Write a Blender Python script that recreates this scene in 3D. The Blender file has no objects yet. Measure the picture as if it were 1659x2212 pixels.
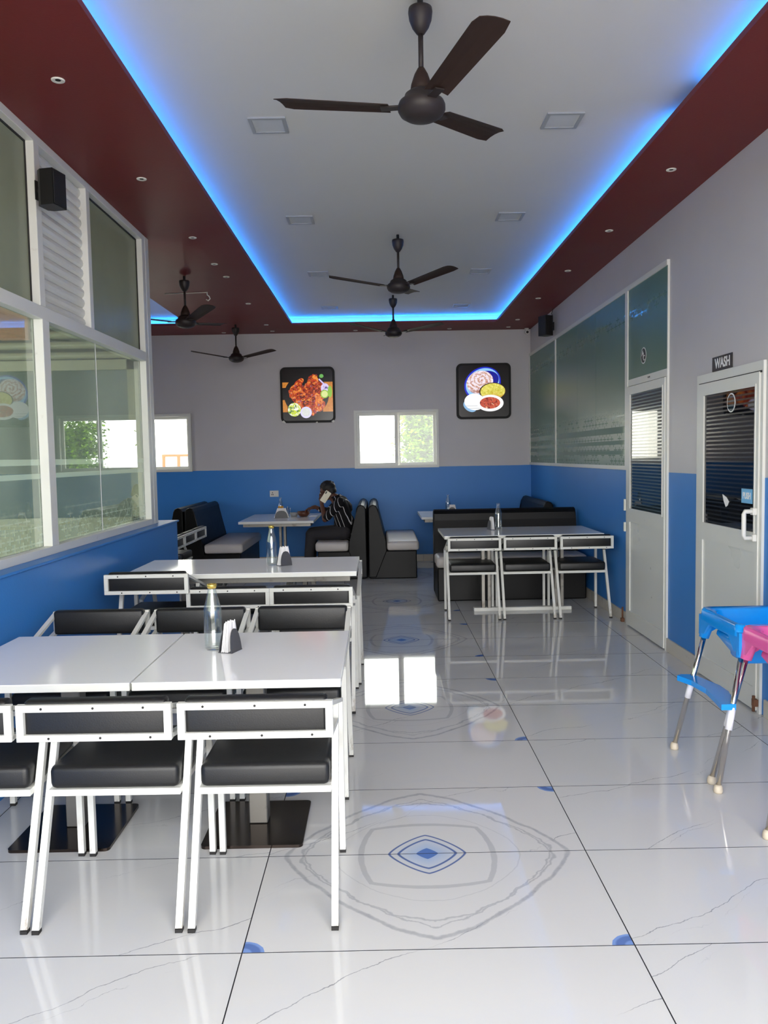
import bpy, bmesh, math, random
from mathutils import Vector, Matrix
random.seed(7)
PI = math.pi
SC = bpy.context.scene
COL = SC.collection

# ------------------------------------------------------------------ camera
cam_d = bpy.data.cameras.new('camera')
cam = bpy.data.objects.new('camera', cam_d); COL.objects.link(cam)
cam_d.sensor_fit = 'HORIZONTAL'; cam_d.sensor_width = 36.0
cam_d.lens = 38.15
cam_d.clip_start = 0.05; cam_d.clip_end = 300
_R = Vector((0.9998235, -0.0055338, -0.0179517))
_U = Vector((0.0182870, 0.0680712, 0.9975129))
_F = Vector((0.0042981, 0.9976651, -0.0681604))
cam.matrix_world = Matrix(((_R.x, _U.x, -_F.x, 0), (_R.y, _U.y, -_F.y, 0), (_R.z, _U.z, -_F.z, 1.504), (0, 0, 0, 1)))
SC.camera = cam

# ------------------------------------------------------------------ world, sun, portals, exposure
W = bpy.data.worlds.new('world'); SC.world = W; W.use_nodes = True
_nt = W.node_tree; _nt.nodes.clear()
_bg = _nt.nodes.new('ShaderNodeBackground'); _wo = _nt.nodes.new('ShaderNodeOutputWorld')
_bg.inputs[0].default_value = (1.0, 0.985, 0.96, 1); _bg.inputs[1].default_value = 6.0
_nt.links.new(_bg.outputs[0], _wo.inputs[0])
sun_d = bpy.data.lights.new('sun', 'SUN'); sun_d.energy = 3.0; sun_d.angle = 0.02; sun_d.color = (1.0, .95, .86)
sun = bpy.data.objects.new('sun', sun_d); COL.objects.link(sun)
sun.rotation_euler = (math.radians(-14), math.radians(42), 0)
def portal(name, loc, rot, sx, sy):
    d = bpy.data.lights.new(name, 'AREA'); d.shape = 'RECTANGLE'; d.size = sx; d.size_y = sy
    d.cycles.is_portal = True
    o = bpy.data.objects.new(name, d); COL.objects.link(o); o.location = loc; o.rotation_euler = rot
    return o
portal('portal_front', (0.15, -.72, 1.58), (PI / 2, 0, 0), 3.9, 3.1)
portal('portal_cabin', (-3.6, -.72, 1.58), (PI / 2, 0, 0), 2.6, 3.1)
portal('portal_back', (.25, 11.74, 1.745), (-PI / 2, 0, 0), 1.16, .80)
portal('portal_back_left', (-3.245, 11.74, 1.745), (-PI / 2, 0, 0), 1.16, .80)
portal('portal_side', (-5.68, 9.4, 1.55), (0, -PI / 2, 0), 1.1, 1.0)
portal('portal_cabin_side', (-5.68, 3.4, 1.75), (0, -PI / 2, 0), 2.5, 5.6)
SC.view_settings.view_transform = 'Standard'; SC.view_settings.look = 'None'
SC.view_settings.gamma = 1.0; SC.view_settings.use_curve_mapping = False
SC.view_settings.exposure = 0.72
SC.cycles.use_denoising = True
SC.cycles.max_bounces = 12; SC.cycles.diffuse_bounces = 6; SC.cycles.glossy_bounces = 5
SC.cycles.transparent_max_bounces = 16; SC.cycles.sample_clamp_indirect = 6.0

# ------------------------------------------------------------------ helpers: meshes
def lin(r, g, b):
    f = lambda c: (c / 255 / 12.92) if c / 255 <= .04045 else ((c / 255 + .055) / 1.055) ** 2.4
    return (f(r), f(g), f(b))

def box(bm, x0, x1, y0, y1, z0, z1, bev=0, seg=1):
    if x0 > x1: x0, x1 = x1, x0
    if y0 > y1: y0, y1 = y1, y0
    vs = [bm.verts.new(p) for p in ((x0, y0, z0), (x1, y0, z0), (x1, y1, z0), (x0, y1, z0), (x0, y0, z1), (x1, y0, z1), (x1, y1, z1), (x0, y1, z1))]
    fs = [bm.faces.new([vs[i] for i in q]) for q in ((3, 2, 1, 0), (4, 5, 6, 7), (0, 1, 5, 4), (1, 2, 6, 5), (2, 3, 7, 6), (3, 0, 4, 7))]
    if bev:
        es = list({e for f in fs for e in f.edges})
        bmesh.ops.bevel(bm, geom=es, offset=bev, segments=seg, profile=.5, affect='EDGES')

def bar(bm, p, q, w, h=None, up=(0, 0, 1)):
    h = h or w
    p = Vector(p); q = Vector(q); d = (q - p).normalized(); up = Vector(up)
    if abs(d.dot(up)) > .98: up = Vector((1, 0, 0)) if abs(d.x) < .9 else Vector((0, 1, 0))
    s = d.cross(up).normalized(); u = s.cross(d)
    vs = []
    for c in (p, q):
        for a, b in ((-1, -1), (1, -1), (1, 1), (-1, 1)):
            vs.append(bm.verts.new(c + s * (a * w / 2) + u * (b * h / 2)))
    for q4 in ((3, 2, 1, 0), (4, 5, 6, 7), (0, 1, 5, 4), (1, 2, 6, 5), (2, 3, 7, 6), (3, 0, 4, 7)):
        bm.faces.new([vs[i] for i in q4])

def tube(bm, pts, r, n=10, cap=True):
    pts = [Vector(p) for p in pts]; rs = r if isinstance(r, (list, tuple)) else [r] * len(pts)
    rings = []; prev = None
    for i, p in enumerate(pts):
        d = (pts[min(i + 1, len(pts) - 1)] - pts[max(i - 1, 0)]).normalized()
        a = Vector((0, 0, 1)) if abs(d.z) < .9 else Vector((1, 0, 0))
        if prev is not None: a = prev
        s = (a - d * a.dot(d)).normalized(); prev = s; t = d.cross(s)
        rings.append([bm.verts.new(p + (s * math.cos(2 * PI * k / n) + t * math.sin(2 * PI * k / n)) * rs[i]) for k in range(n)])
    for a, b in zip(rings, rings[1:]):
        for k in range(n):
            f = bm.faces.new((a[k], a[(k + 1) % n], b[(k + 1) % n], b[k])); f.smooth = True
    if cap:
        bm.faces.new(rings[0][::-1]); bm.faces.new(rings[-1])

def lathe(bm, prof, n=24, c=(0, 0, 0), smooth=True, rot=None):
    rings = []
    for r, z in prof:
        if r < 1e-6: rings.append([bm.verts.new((c[0], c[1], c[2] + z))])
        else: rings.append([bm.verts.new((c[0] + r * math.cos(2 * PI * k / n), c[1] + r * math.sin(2 * PI * k / n), c[2] + z)) for k in range(n)])
    for a, b in zip(rings, rings[1:]):
        for k in range(n):
            k2 = (k + 1) % n
            if len(a) == 1 and len(b) == 1: continue
            if len(a) == 1: f = bm.faces.new((a[0], b[k2], b[k]))
            elif len(b) == 1: f = bm.faces.new((a[k], a[k2], b[0]))
            else: f = bm.faces.new((a[k], a[k2], b[k2], b[k]))
            f.smooth = smooth

def prism(bm, pts, axis, a, b):
    """extrude a closed 2-D outline along an axis (0,1,2); pts are the two remaining coordinates in order"""
    def mk(u, v, w):
        return {0: (w, u, v), 1: (u, w, v), 2: (u, v, w)}[axis]
    A = [bm.verts.new(mk(u, v, a)) for u, v in pts]; B = [bm.verts.new(mk(u, v, b)) for u, v in pts]
    n = len(pts)
    bm.faces.new(A); bm.faces.new(B[::-1])
    for i in range(n):
        bm.faces.new((A[i], B[i], B[(i + 1) % n], A[(i + 1) % n]))

def rrect(hx, hy, r, n=5, cx=0, cy=0):
    pts = []
    for sx, sy, a0 in ((1, 1, 0), (-1, 1, 90), (-1, -1, 180), (1, -1, 270)):
        for k in range(n + 1):
            a = math.radians(a0 + 90 * k / n)
            pts.append((cx + sx * (hx - r) + r * math.cos(a), cy + sy * (hy - r) + r * math.sin(a)))
    return pts

def obj(name, bm, m, parent=None, smooth=False, loc=None):
    bmesh.ops.recalc_face_normals(bm, faces=bm.faces[:])
    me = bpy.data.meshes.new(name); bm.to_mesh(me); bm.free()
    if smooth:
        for p in me.polygons: p.use_smooth = True
    if m: me.materials.append(m)
    o = bpy.data.objects.new(name, me); COL.objects.link(o)
    if parent: o.parent = parent
    if loc: o.location = loc
    return o
def B(): return bmesh.new()
def bobj(name, args, m, parent=None, bev=0, seg=1, loc=None, smooth=False):
    bm = B(); box(bm, *args, bev=bev, seg=seg); return obj(name, bm, m, parent, smooth, loc)
def thing(name, label, cat, loc=(0, 0, 0), rz=0, group=None):
    o = bpy.data.objects.new(name, None); COL.objects.link(o)
    o.empty_display_size = .1
    o.location = loc; o.rotation_euler = (0, 0, rz); o['label'] = label; o['category'] = cat
    if group: o['group'] = group
    return o
def tag(o, label, cat, group=None):
    o['label'] = label; o['category'] = cat
    if group: o['group'] = group
    return o
def struct(o, label=None, cat=None):
    o['kind'] = 'structure'
    if label: o['label'] = label
    if cat: o['category'] = cat
    return o
def sempty(name, label, cat):
    o = bpy.data.objects.new(name, None); COL.objects.link(o); return struct(o, label, cat)
KIDS = {}
def kids(o): return [c for c in COL.objects if c.parent == o]
def dup(root, loc, rz, label, group=None):
    r = root.copy(); COL.objects.link(r); r.location = loc; r.rotation_euler = (0, 0, rz); r['label'] = label
    if group: r['group'] = group
    for ch in kids(root):
        c = ch.copy(); COL.objects.link(c); c.parent = r
        for g in kids(ch):
            d = g.copy(); COL.objects.link(d); d.parent = c
    return r
def text(body, size, m, parent, loc, rot, bold=.0, name='lettering', sx=1.0):
    cu = bpy.data.curves.new(name, 'FONT'); cu.body = body; cu.size = size; cu.align_x = 'CENTER'; cu.align_y = 'CENTER'
    cu.offset = bold; cu.extrude = .0006; cu.materials.append(m)
    f = bpy.data.objects.new(name, cu); COL.objects.link(f)
    me = bpy.data.meshes.new_from_object(f.evaluated_get(bpy.context.evaluated_depsgraph_get()))
    bpy.data.objects.remove(f); bpy.data.curves.remove(cu)
    me.materials.clear(); me.materials.append(m); me.name = name
    o = bpy.data.objects.new(name, me); COL.objects.link(o); o.parent = parent; o.location = loc; o.rotation_euler = rot
    o.scale = (sx, 1, 1)
    return o

# ------------------------------------------------------------------ helpers: node expressions
class V:
    def __init__(s, nt, k): s.nt = nt; s.k = k
    def _m(s, op, a, b=None, c=None):
        n = s.nt.nodes.new('ShaderNodeMath'); n.operation = op
        for i, q in enumerate((a, b, c)):
            if q is None: continue
            if isinstance(q, V): s.nt.links.new(q.k, n.inputs[i])
            else: n.inputs[i].default_value = q
        return V(s.nt, n.outputs[0])
    def __add__(s, o): return s._m('ADD', s, o)
    __radd__ = __add__
    def __sub__(s, o): return s._m('SUBTRACT', s, o)
    def __rsub__(s, o): return s._m('SUBTRACT', o, s)
    def __mul__(s, o): return s._m('MULTIPLY', s, o)
    __rmul__ = __mul__
    def __truediv__(s, o): return s._m('DIVIDE', s, o)
    def __pow__(s, o): return s._m('POWER', s, o)
    def abs(s): return s._m('ABSOLUTE', s)
    def sin(s): return s._m('SINE', s)
    def mod(s, o): return s._m('FLOORED_MODULO', s, o)
    def floor(s): return s._m('FLOOR', s)
    def sqrt(s): return s._m('SQRT', s)
    def min(s, o): return s._m('MINIMUM', s, o)
    def max(s, o): return s._m('MAXIMUM', s, o)
    def gt(s, o): return s._m('GREATER_THAN', s, o)
    def lt(s, o): return s._m('LESS_THAN', s, o)
    def atan2(s, o): return s._m('ARCTAN2', s, o)
    def clamp(s): return s.min(1.0).max(0.0)
    def ramp(s, a, b): return ((s - a) / (b - a)).clamp()      # 0 at a, 1 at b
class NT:
    def __init__(s, name):
        s.m = bpy.data.materials.new(name); s.m.use_nodes = True; s.nt = s.m.node_tree; s.nt.nodes.clear()
        s.out = s.nt.nodes.new('ShaderNodeOutputMaterial')
    def n(s, t, **kw):
        n = s.nt.nodes.new(t)
        for k, v in kw.items(): setattr(n, k, v)
        return n
    def link(s, a, b): s.nt.links.new(a.k if isinstance(a, V) else a, b)
    def coord(s, kind='Object'):
        if kind == 'World': c = s.n('ShaderNodeNewGeometry').outputs['Position']
        else: c = s.n('ShaderNodeTexCoord').outputs[kind]
        x = s.n('ShaderNodeSeparateXYZ'); s.nt.links.new(c, x.inputs[0])
        return c, V(s.nt, x.outputs[0]), V(s.nt, x.outputs[1]), V(s.nt, x.outputs[2])
    def vec(s, x, y, z=0.0):
        n = s.n('ShaderNodeCombineXYZ')
        for i, q in enumerate((x, y, z)):
            if isinstance(q, V): s.link(q, n.inputs[i])
            else: n.inputs[i].default_value = q
        return n.outputs[0]
    def noise(s, vec, scale, detail=2, rough=.5, dist=0):
        n = s.n('ShaderNodeTexNoise'); n.inputs['Scale'].default_value = scale; n.inputs['Detail'].default_value = detail
        n.inputs['Roughness'].default_value = rough; n.inputs['Distortion'].default_value = dist
        if vec is not None: s.link(vec, n.inputs['Vector'])
        return V(s.nt, n.outputs['Fac'])
    def rgb(s, c):
        n = s.n('ShaderNodeRGB'); n.outputs[0].default_value = (*c[:3], 1); return n.outputs[0]
    def mix(s, f, a, b):
        n = s.n('ShaderNodeMix', data_type='RGBA')
        if isinstance(f, V): s.link(f, n.inputs[0])
        else: n.inputs[0].default_value = f
        for i, q in ((6, a), (7, b)):
            if isinstance(q, (tuple, list)): n.inputs[i].default_value = (*q[:3], 1)
            else: s.nt.links.new(q, n.inputs[i])
        return n.outputs[2]
    def bsdf(s, col, rough=.5, metal=0, spec=.5, **kw):
        b = s.n('ShaderNodeBsdfPrincipled')
        for k, q in (('Base Color', col), ('Roughness', rough), ('Metallic', metal), ('Specular IOR Level', spec)):
            if isinstance(q, (tuple, list)): b.inputs[k].default_value = (*q[:3], 1)
            elif isinstance(q, (int, float)): b.inputs[k].default_value = q
            else: s.link(q, b.inputs[k])
        for k, q in kw.items(): b.inputs[k].default_value = q
        return b
    def bump(s, b, h, dist=.002, strength=.3):
        n = s.n('ShaderNodeBump'); n.inputs['Distance'].default_value = dist; n.inputs['Strength'].default_value = strength
        s.link(h, n.inputs['Height']); s.nt.links.new(n.outputs[0], b.inputs['Normal'])
    def done(s, sh):
        s.nt.links.new(sh if not hasattr(sh, 'outputs') else sh.outputs[0], s.out.inputs[0]); return s.m

def pm(name, col, rough=.5, metal=0, spec=.5, var=.06, nscale=8, bump=0, bscale=60, dirt=None, dscale=5, dlo=.6, dhi=.75, **kw):
    t = NT(name); c, x, y, z = t.coord('Object')
    nz = t.noise(c, nscale, 3)
    c1 = tuple(max(0, q * (1 - var)) for q in col); c2 = tuple(q * (1 + var) for q in col)
    cc = t.mix(nz, c1, c2)
    if dirt is not None:
        d = t.noise(c, dscale, 5, .65).ramp(dlo, dhi)
        cc = t.mix(d, cc, dirt)
    b = t.bsdf(cc, (nz * .06 + (rough - .03)) if rough > .05 else rough, metal, spec, **kw)
    if bump: t.bump(b, t.noise(c, bscale, 2), .002, bump)
    return t.done(b)

# ------------------------------------------------------------------ materials
M = {}
BLUE = lin(50, 124, 198)
def wall_mat(name='two_tone_wall_paint'):
    t = NT(name); c, x, y, z = t.coord('World')
    nz = t.noise(c, 2.5, 3); fine = t.noise(c, 140, 2)
    white = t.mix(nz, lin(188, 184, 186), lin(196, 192, 194)); blue = t.mix(nz, tuple(q * .95 for q in BLUE), tuple(q * 1.04 for q in BLUE))
    edge = z + (t.noise(c, 9, 2) - .5) * .004
    scuff = t.noise(c, 22, 4, .7).ramp(.70, .76) * .35
    col = t.mix(edge.lt(1.347), white, blue); col = t.mix(scuff * .4, col, lin(170, 170, 175))
    b = t.bsdf(col, .42, 0, .35); t.bump(b, fine, .001, .25)
    return t.done(b)
M['wall'] = wall_mat()
M['blue_wall'] = pm('blue_wall_paint', BLUE, .4, spec=.4, var=.05, nscale=3, bump=.2, bscale=120)
M['ceil'] = pm('white_ceiling_paint', lin(198, 196, 192), .8, var=.02, nscale=2, bump=.15, bscale=150)
M['red'] = pm('maroon_soffit_paint', lin(108, 31, 33), .5, spec=.35, var=.07, nscale=2.5, bump=.2, bscale=90)
M['alu'] = pm('white_powder_coated_aluminium', lin(214, 214, 208), .38, spec=.5, var=.03, dirt=lin(176, 172, 164), dscale=9, dlo=.66, dhi=.85)
M['door_panel'] = pm('door_sheet', lin(212, 213, 208), .28, spec=.5, var=.03, nscale=2)
def chair_enamel():
    t = NT('chipped_white_enamel'); c, x, y, z = t.coord('Object')
    n = t.noise(c, 8, 3); col = t.mix(n, lin(206, 206, 200), lin(217, 217, 211))
    chips = t.noise(c, 19, 5, .65).ramp(.70, .76)
    scuff = t.noise(t.vec(x * 40, y * 40, z * 9), 1.0, 4, .7).ramp(.50, .66) * z.ramp(.17, .02)       # brown scuffing on the feet
    col = t.mix(chips, col, lin(96, 80, 64)); col = t.mix(scuff * .75, col, lin(128, 112, 92))
    return t.done(t.bsdf(col, .38, 0, .5))
M['chair_white'] = chair_enamel()
M['vinyl'] = pm('black_vinyl', lin(22, 22, 23), .42, spec=.42, var=.12, nscale=20, bump=.18, bscale=300)
M['leather'] = pm('black_leatherette', lin(7, 7, 8), .42, spec=.2, var=.2, nscale=10, bump=.2, bscale=220)
M['cream'] = pm('off_white_leatherette', lin(196, 190, 186), .4, spec=.45, var=.05, nscale=6, bump=.2, bscale=200)
M['black'] = pm('black_plastic', lin(22, 20, 21), .45, var=.15, nscale=30)
M['picture_frame'] = pm('black_picture_frame', lin(9, 8, 9), .5, spec=.25, var=.15)
M['grille'] = pm('speaker_grille', lin(16, 15, 16), .6, var=.3, nscale=120, bump=.5, bscale=260)
M['rubber'] = pm('dark_rubber', lin(26, 24, 23), .7, var=.2)
M['laminate'] = pm('white_laminate', lin(246, 247, 250), .10, spec=.55, var=.015, nscale=4)
M['lam_edge'] = pm('white_edge_band', lin(222, 222, 216), .4, var=.03, dirt=lin(160, 150, 130), dscale=16, dlo=.68, dhi=.8)
M['steel'] = pm('brushed_steel', lin(132, 129, 123), .42, metal=.7, var=.15, nscale=9, dirt=lin(84, 74, 62), dscale=8, dlo=.55, dhi=.75)
M['steel_dark'] = pm('dark_base_plate', lin(62, 54, 50), .16, metal=.9, var=.15, nscale=5)
M['chrome'] = pm('chrome_tube', lin(200, 196, 190), .07, metal=1, var=.05)
M['fan'] = pm('brown_fan_enamel', lin(46, 32, 27), .6, spec=.25, var=.18, nscale=14)
M['fan_dark'] = pm('dark_fan_motor_paint', lin(40, 33, 33), .5, spec=.4, var=.18, nscale=18)
M['grout'] = pm('dark_grout', lin(44, 46, 54), .8, var=.2)
M['skirting'] = pm('beige_skirting_tile', lin(196, 190, 178), .25, var=.05, nscale=5, dirt=lin(140, 120, 90), dscale=6, dlo=.62, dhi=.8)
M['rust'] = pm('rusty_iron', lin(96, 62, 42), .8, var=.4, nscale=40)
M['white_plastic'] = pm('white_plastic', lin(218, 216, 210), .35, var=.03)
M['diffuser'] = pm('unlit_lamp_diffuser', lin(186, 188, 190), .7, spec=.1, var=.02)
M['lamp_frame'] = pm('lamp_frame', lin(152, 154, 156), .4, var=.04)
M['blue_plastic'] = pm('glossy_blue_plastic', lin(8, 142, 232), .18, spec=.6, var=.04)
M['pink_plastic'] = pm('glossy_pink_plastic', lin(226, 96, 164), .2, spec=.6, var=.04)
M['sleeve'] = pm('white_plastic_sleeve', lin(226, 224, 230), .3, var=.02)
M['foot_cap'] = pm('dirty_foot_cap', lin(196, 184, 164), .5, var=.2, nscale=50)
M['paper'] = pm('white_paper_napkin', lin(232, 230, 230), .8, var=.03, nscale=40)
M['gold'] = pm('brass_bottle_lip', lin(214, 186, 96), .25, metal=.8, var=.1)
M['holder'] = pm('grey_napkin_holder_plastic', lin(70, 70, 74), .4, var=.1)
M['mustard'] = pm('mustard_label_paper', lin(196, 142, 40), .6, var=.1, nscale=30)
M['skin'] = pm('brown_skin', lin(88, 56, 44), .5, spec=.35, var=.12, nscale=14)
M['hair'] = pm('black_hair', lin(14, 12, 12), .6, var=.3, nscale=90, bump=.6, bscale=240)
M['trousers'] = pm('dark_trouser_cloth', lin(44, 42, 46), .85, var=.15, nscale=60)
M['shoe'] = pm('black_shoe_leather', lin(22, 20, 20), .5, var=.2)
M['phone'] = pm('cream_phone_case', lin(216, 208, 180), .35, var=.03)
M['brown_pot'] = pm('brown_food_bowl', lin(92, 52, 36), .45, var=.15, nscale=30)
M['curry'] = pm('curry_in_the_bowl', lin(120, 62, 30), .4, var=.4, nscale=60)
M['sign_black'] = pm('black_sign_face', lin(34, 30, 34), .35, var=.08)
M['sign_white'] = pm('white_letter_vinyl', lin(226, 226, 226), .4, var=.02)
M['sign_blue'] = pm('pale_blue_sticker', lin(112, 178, 222), .4, var=.04)
M['eye_white'] = pm('eye_white', lin(200, 195, 188), .3, var=.02)
M['orange'] = pm('orange_plywood', lin(214, 140, 92), .6, var=.15, nscale=4)
M['concrete'] = pm('pale_concrete', lin(176, 170, 160), .9, var=.1, nscale=3, bump=.3, bscale=30)
M['cabin_wall'] = pm('pale_yellow_cabin_paint', lin(206, 204, 176), .7, var=.05)
M['house'] = pm('white_house_plaster', lin(236, 232, 226), .8, var=.04)
M['terracotta'] = pm('terracotta_paint', lin(176, 84, 56), .7, var=.15)
M['roof_sheet'] = pm('galvanised_roof_sheet', lin(176, 172, 160), .5, metal=.2, var=.1)
M['bark'] = pm('brown_bark', lin(110, 86, 66), .9, var=.3, nscale=20, bump=.8, bscale=40)
M['socket_dark'] = pm('dark_socket_holes', lin(30, 28, 28), .6)

def leaf_mat():
    t = NT('green_leaf'); c, x, y, z = t.coord('Object')
    n = t.noise(c, 5, 3); col = t.mix(n.ramp(.40, .58), lin(22, 52, 2), lin(122, 160, 22))
    b = t.bsdf(col, .8, 0, .08)
    tr = t.n('ShaderNodeBsdfTranslucent'); t.nt.links.new(t.mix(.3, col, lin(150, 190, 30)), tr.inputs[0])
    mx = t.n('ShaderNodeMixShader'); mx.inputs[0].default_value = .28
    t.nt.links.new(b.outputs[0], mx.inputs[1]); t.nt.links.new(tr.outputs[0], mx.inputs[2])
    return t.done(mx)
M['leaf'] = leaf_mat()

def glass_mat(name, tint, ior=1.5, film=None, fcol=(.8, .85, .8)):
    """thin pane: tinted see-through plus Fresnel mirror; film is an optional frosted pattern"""
    t = NT(name); c, x, y, z = t.coord('World')
    tr = t.n('ShaderNodeBsdfTransparent'); tr.inputs[0].default_value = (*tint, 1)
    gl = t.n('ShaderNodeBsdfGlossy'); gl.inputs['Roughness'].default_value = .0; gl.inputs[0].default_value = (1, 1, 1, 1)
    g = t.n('ShaderNodeNewGeometry'); dp = t.n('ShaderNodeVectorMath', operation='DOT_PRODUCT')
    t.nt.links.new(g.outputs['Normal'], dp.inputs[0]); t.nt.links.new(g.outputs['Incoming'], dp.inputs[1])
    f0 = ((ior - 1) / (ior + 1)) ** 2
    fr = ((1.0 - V(t.nt, dp.outputs['Value']).abs()).clamp() ** 5.0) * (1 - f0) + f0      # same mirror share on both faces of the thin pane
    base = tr
    if film:
        f = film(t, c, x, y, z)
        df = t.n('ShaderNodeBsdfDiffuse'); df.inputs[0].default_value = (*fcol, 1)
        tl = t.n('ShaderNodeBsdfTranslucent'); tl.inputs[0].default_value = (*fcol, 1)
        m2 = t.n('ShaderNodeMixShader'); m2.inputs[0].default_value = .5
        t.nt.links.new(df.outputs[0], m2.inputs[1]); t.nt.links.new(tl.outputs[0], m2.inputs[2])
        m1 = t.n('ShaderNodeMixShader'); t.link(f, m1.inputs[0])
        t.nt.links.new(tr.outputs[0], m1.inputs[1]); t.nt.links.new(m2.outputs[0], m1.inputs[2]); base = m1
    mx = t.n('ShaderNodeMixShader'); t.link(fr, mx.inputs[0])
    t.nt.links.new(base.outputs[0], mx.inputs[1]); t.nt.links.new(gl.outputs[0], mx.inputs[2])
    return t.done(mx)
def weave(t, u, v, su, sv):
    """broken basket-weave dashes: 1 on the dashes"""
    r = (v / sv).floor(); off = r.mod(2.0) * .5
    cu = (u / su + off).mod(1.0); cv = (v / sv).mod(1.0)
    rnd = t.noise(t.vec((u / su + off).floor() * 7.31, r * 3.17, 0.5), 1.0, 0)
    h = (cv - .5).abs().lt(.10) * (cu - .5).abs().lt(.42)
    vv = (cu - .5).abs().lt(.06) * (cv - .5).abs().lt(.6)
    return h.max(vv) * rnd.gt(.42)
def film_left(t, c, x, y, z):
    bands = (z - 1.43).abs().lt(.014).max((z - 1.505).abs().lt(.016))
    w = weave(t, y, z, .10, .042) * z.ramp(1.30, 1.14)
    return (bands * .40).max(w * .26) + .11
M['glass_left'] = glass_mat('green_tinted_partition_glass', (.50, .55, .50), 1.65, film_left, (.62, .72, .62))
M['glass_clear'] = glass_mat('clear_window_glass', (.93, .96, .94), 1.45)
M['bottle'] = glass_mat('clear_bottle_glass', (.955, .975, .965), 1.85)
M['tumbler'] = glass_mat('clear_tumbler_glass', (.9, .93, .95), 1.5)

def frosted():
    t = NT('frosted_pane'); c, x, y, z = t.coord('World')
    n = t.noise(c, 3, 3)
    col = t.mix(n, lin(146, 152, 138), lin(160, 165, 148))
    d = t.bsdf(col, .25, 0, .45)
    tl = t.n('ShaderNodeBsdfTranslucent'); t.nt.links.new(col, tl.inputs[0])
    mx = t.n('ShaderNodeMixShader'); mx.inputs[0].default_value = .5
    t.nt.links.new(d.outputs[0], mx.inputs[1]); t.nt.links.new(tl.outputs[0], mx.inputs[2])
    return t.done(mx)
M['frosted'] = frosted()
def green_pane():
    t = NT('green_film_glass'); c, x, y, z = t.coord('World')
    clear = (z - 1.50).abs().lt(.018).max((z - 1.59).abs().lt(.018)).max((z - 1.70).abs().lt(.03))
    w = weave(t, y, z, .12, .05)
    pat = clear.max(w * z.ramp(1.9, 1.75).max((z - 2.65).abs().lt(.05)))
    n = t.noise(c, 1.3, 2)
    col = t.mix(n, lin(74, 108, 96), lin(92, 124, 108)); col = t.mix(pat * .35, col, lin(130, 156, 140))
    b = t.bsdf(col, pat * -.32 + .36, 0, .5)
    return t.done(b)
M['green_pane'] = green_pane()
def dark_pane(name, c1, c2, sp=.026):
    t = NT(name); c, x, y, z = t.coord('World')
    st = (z / sp).mod(1.0).lt(.42)
    grime = t.noise(c, 24, 4, .7).ramp(.70, .74)
    col = t.mix(st, c1, c2); col = t.mix(grime * .5, col, lin(120, 122, 124))
    b = t.bsdf(col, st * .14 + .02, 0, .6)
    return t.done(b)
M['door_glass_ac'] = dark_pane('striped_film_door_glass', lin(38, 52, 62), lin(78, 92, 98))
M['door_glass_wash'] = dark_pane('dark_striped_door_glass', lin(16, 19, 26), lin(26, 30, 36))
M['cabin_dark'] = pm('dark_green_cabin_glass', lin(84, 104, 98), .1, spec=.5, var=.25, nscale=3)

def led_mat():
    t = NT('blue_led_strip'); e = t.n('ShaderNodeEmission'); e.inputs[0].default_value = (.025, .26, 1.0, 1); e.inputs[1].default_value = 46
    return t.done(e)
M['led'] = led_mat()

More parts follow.
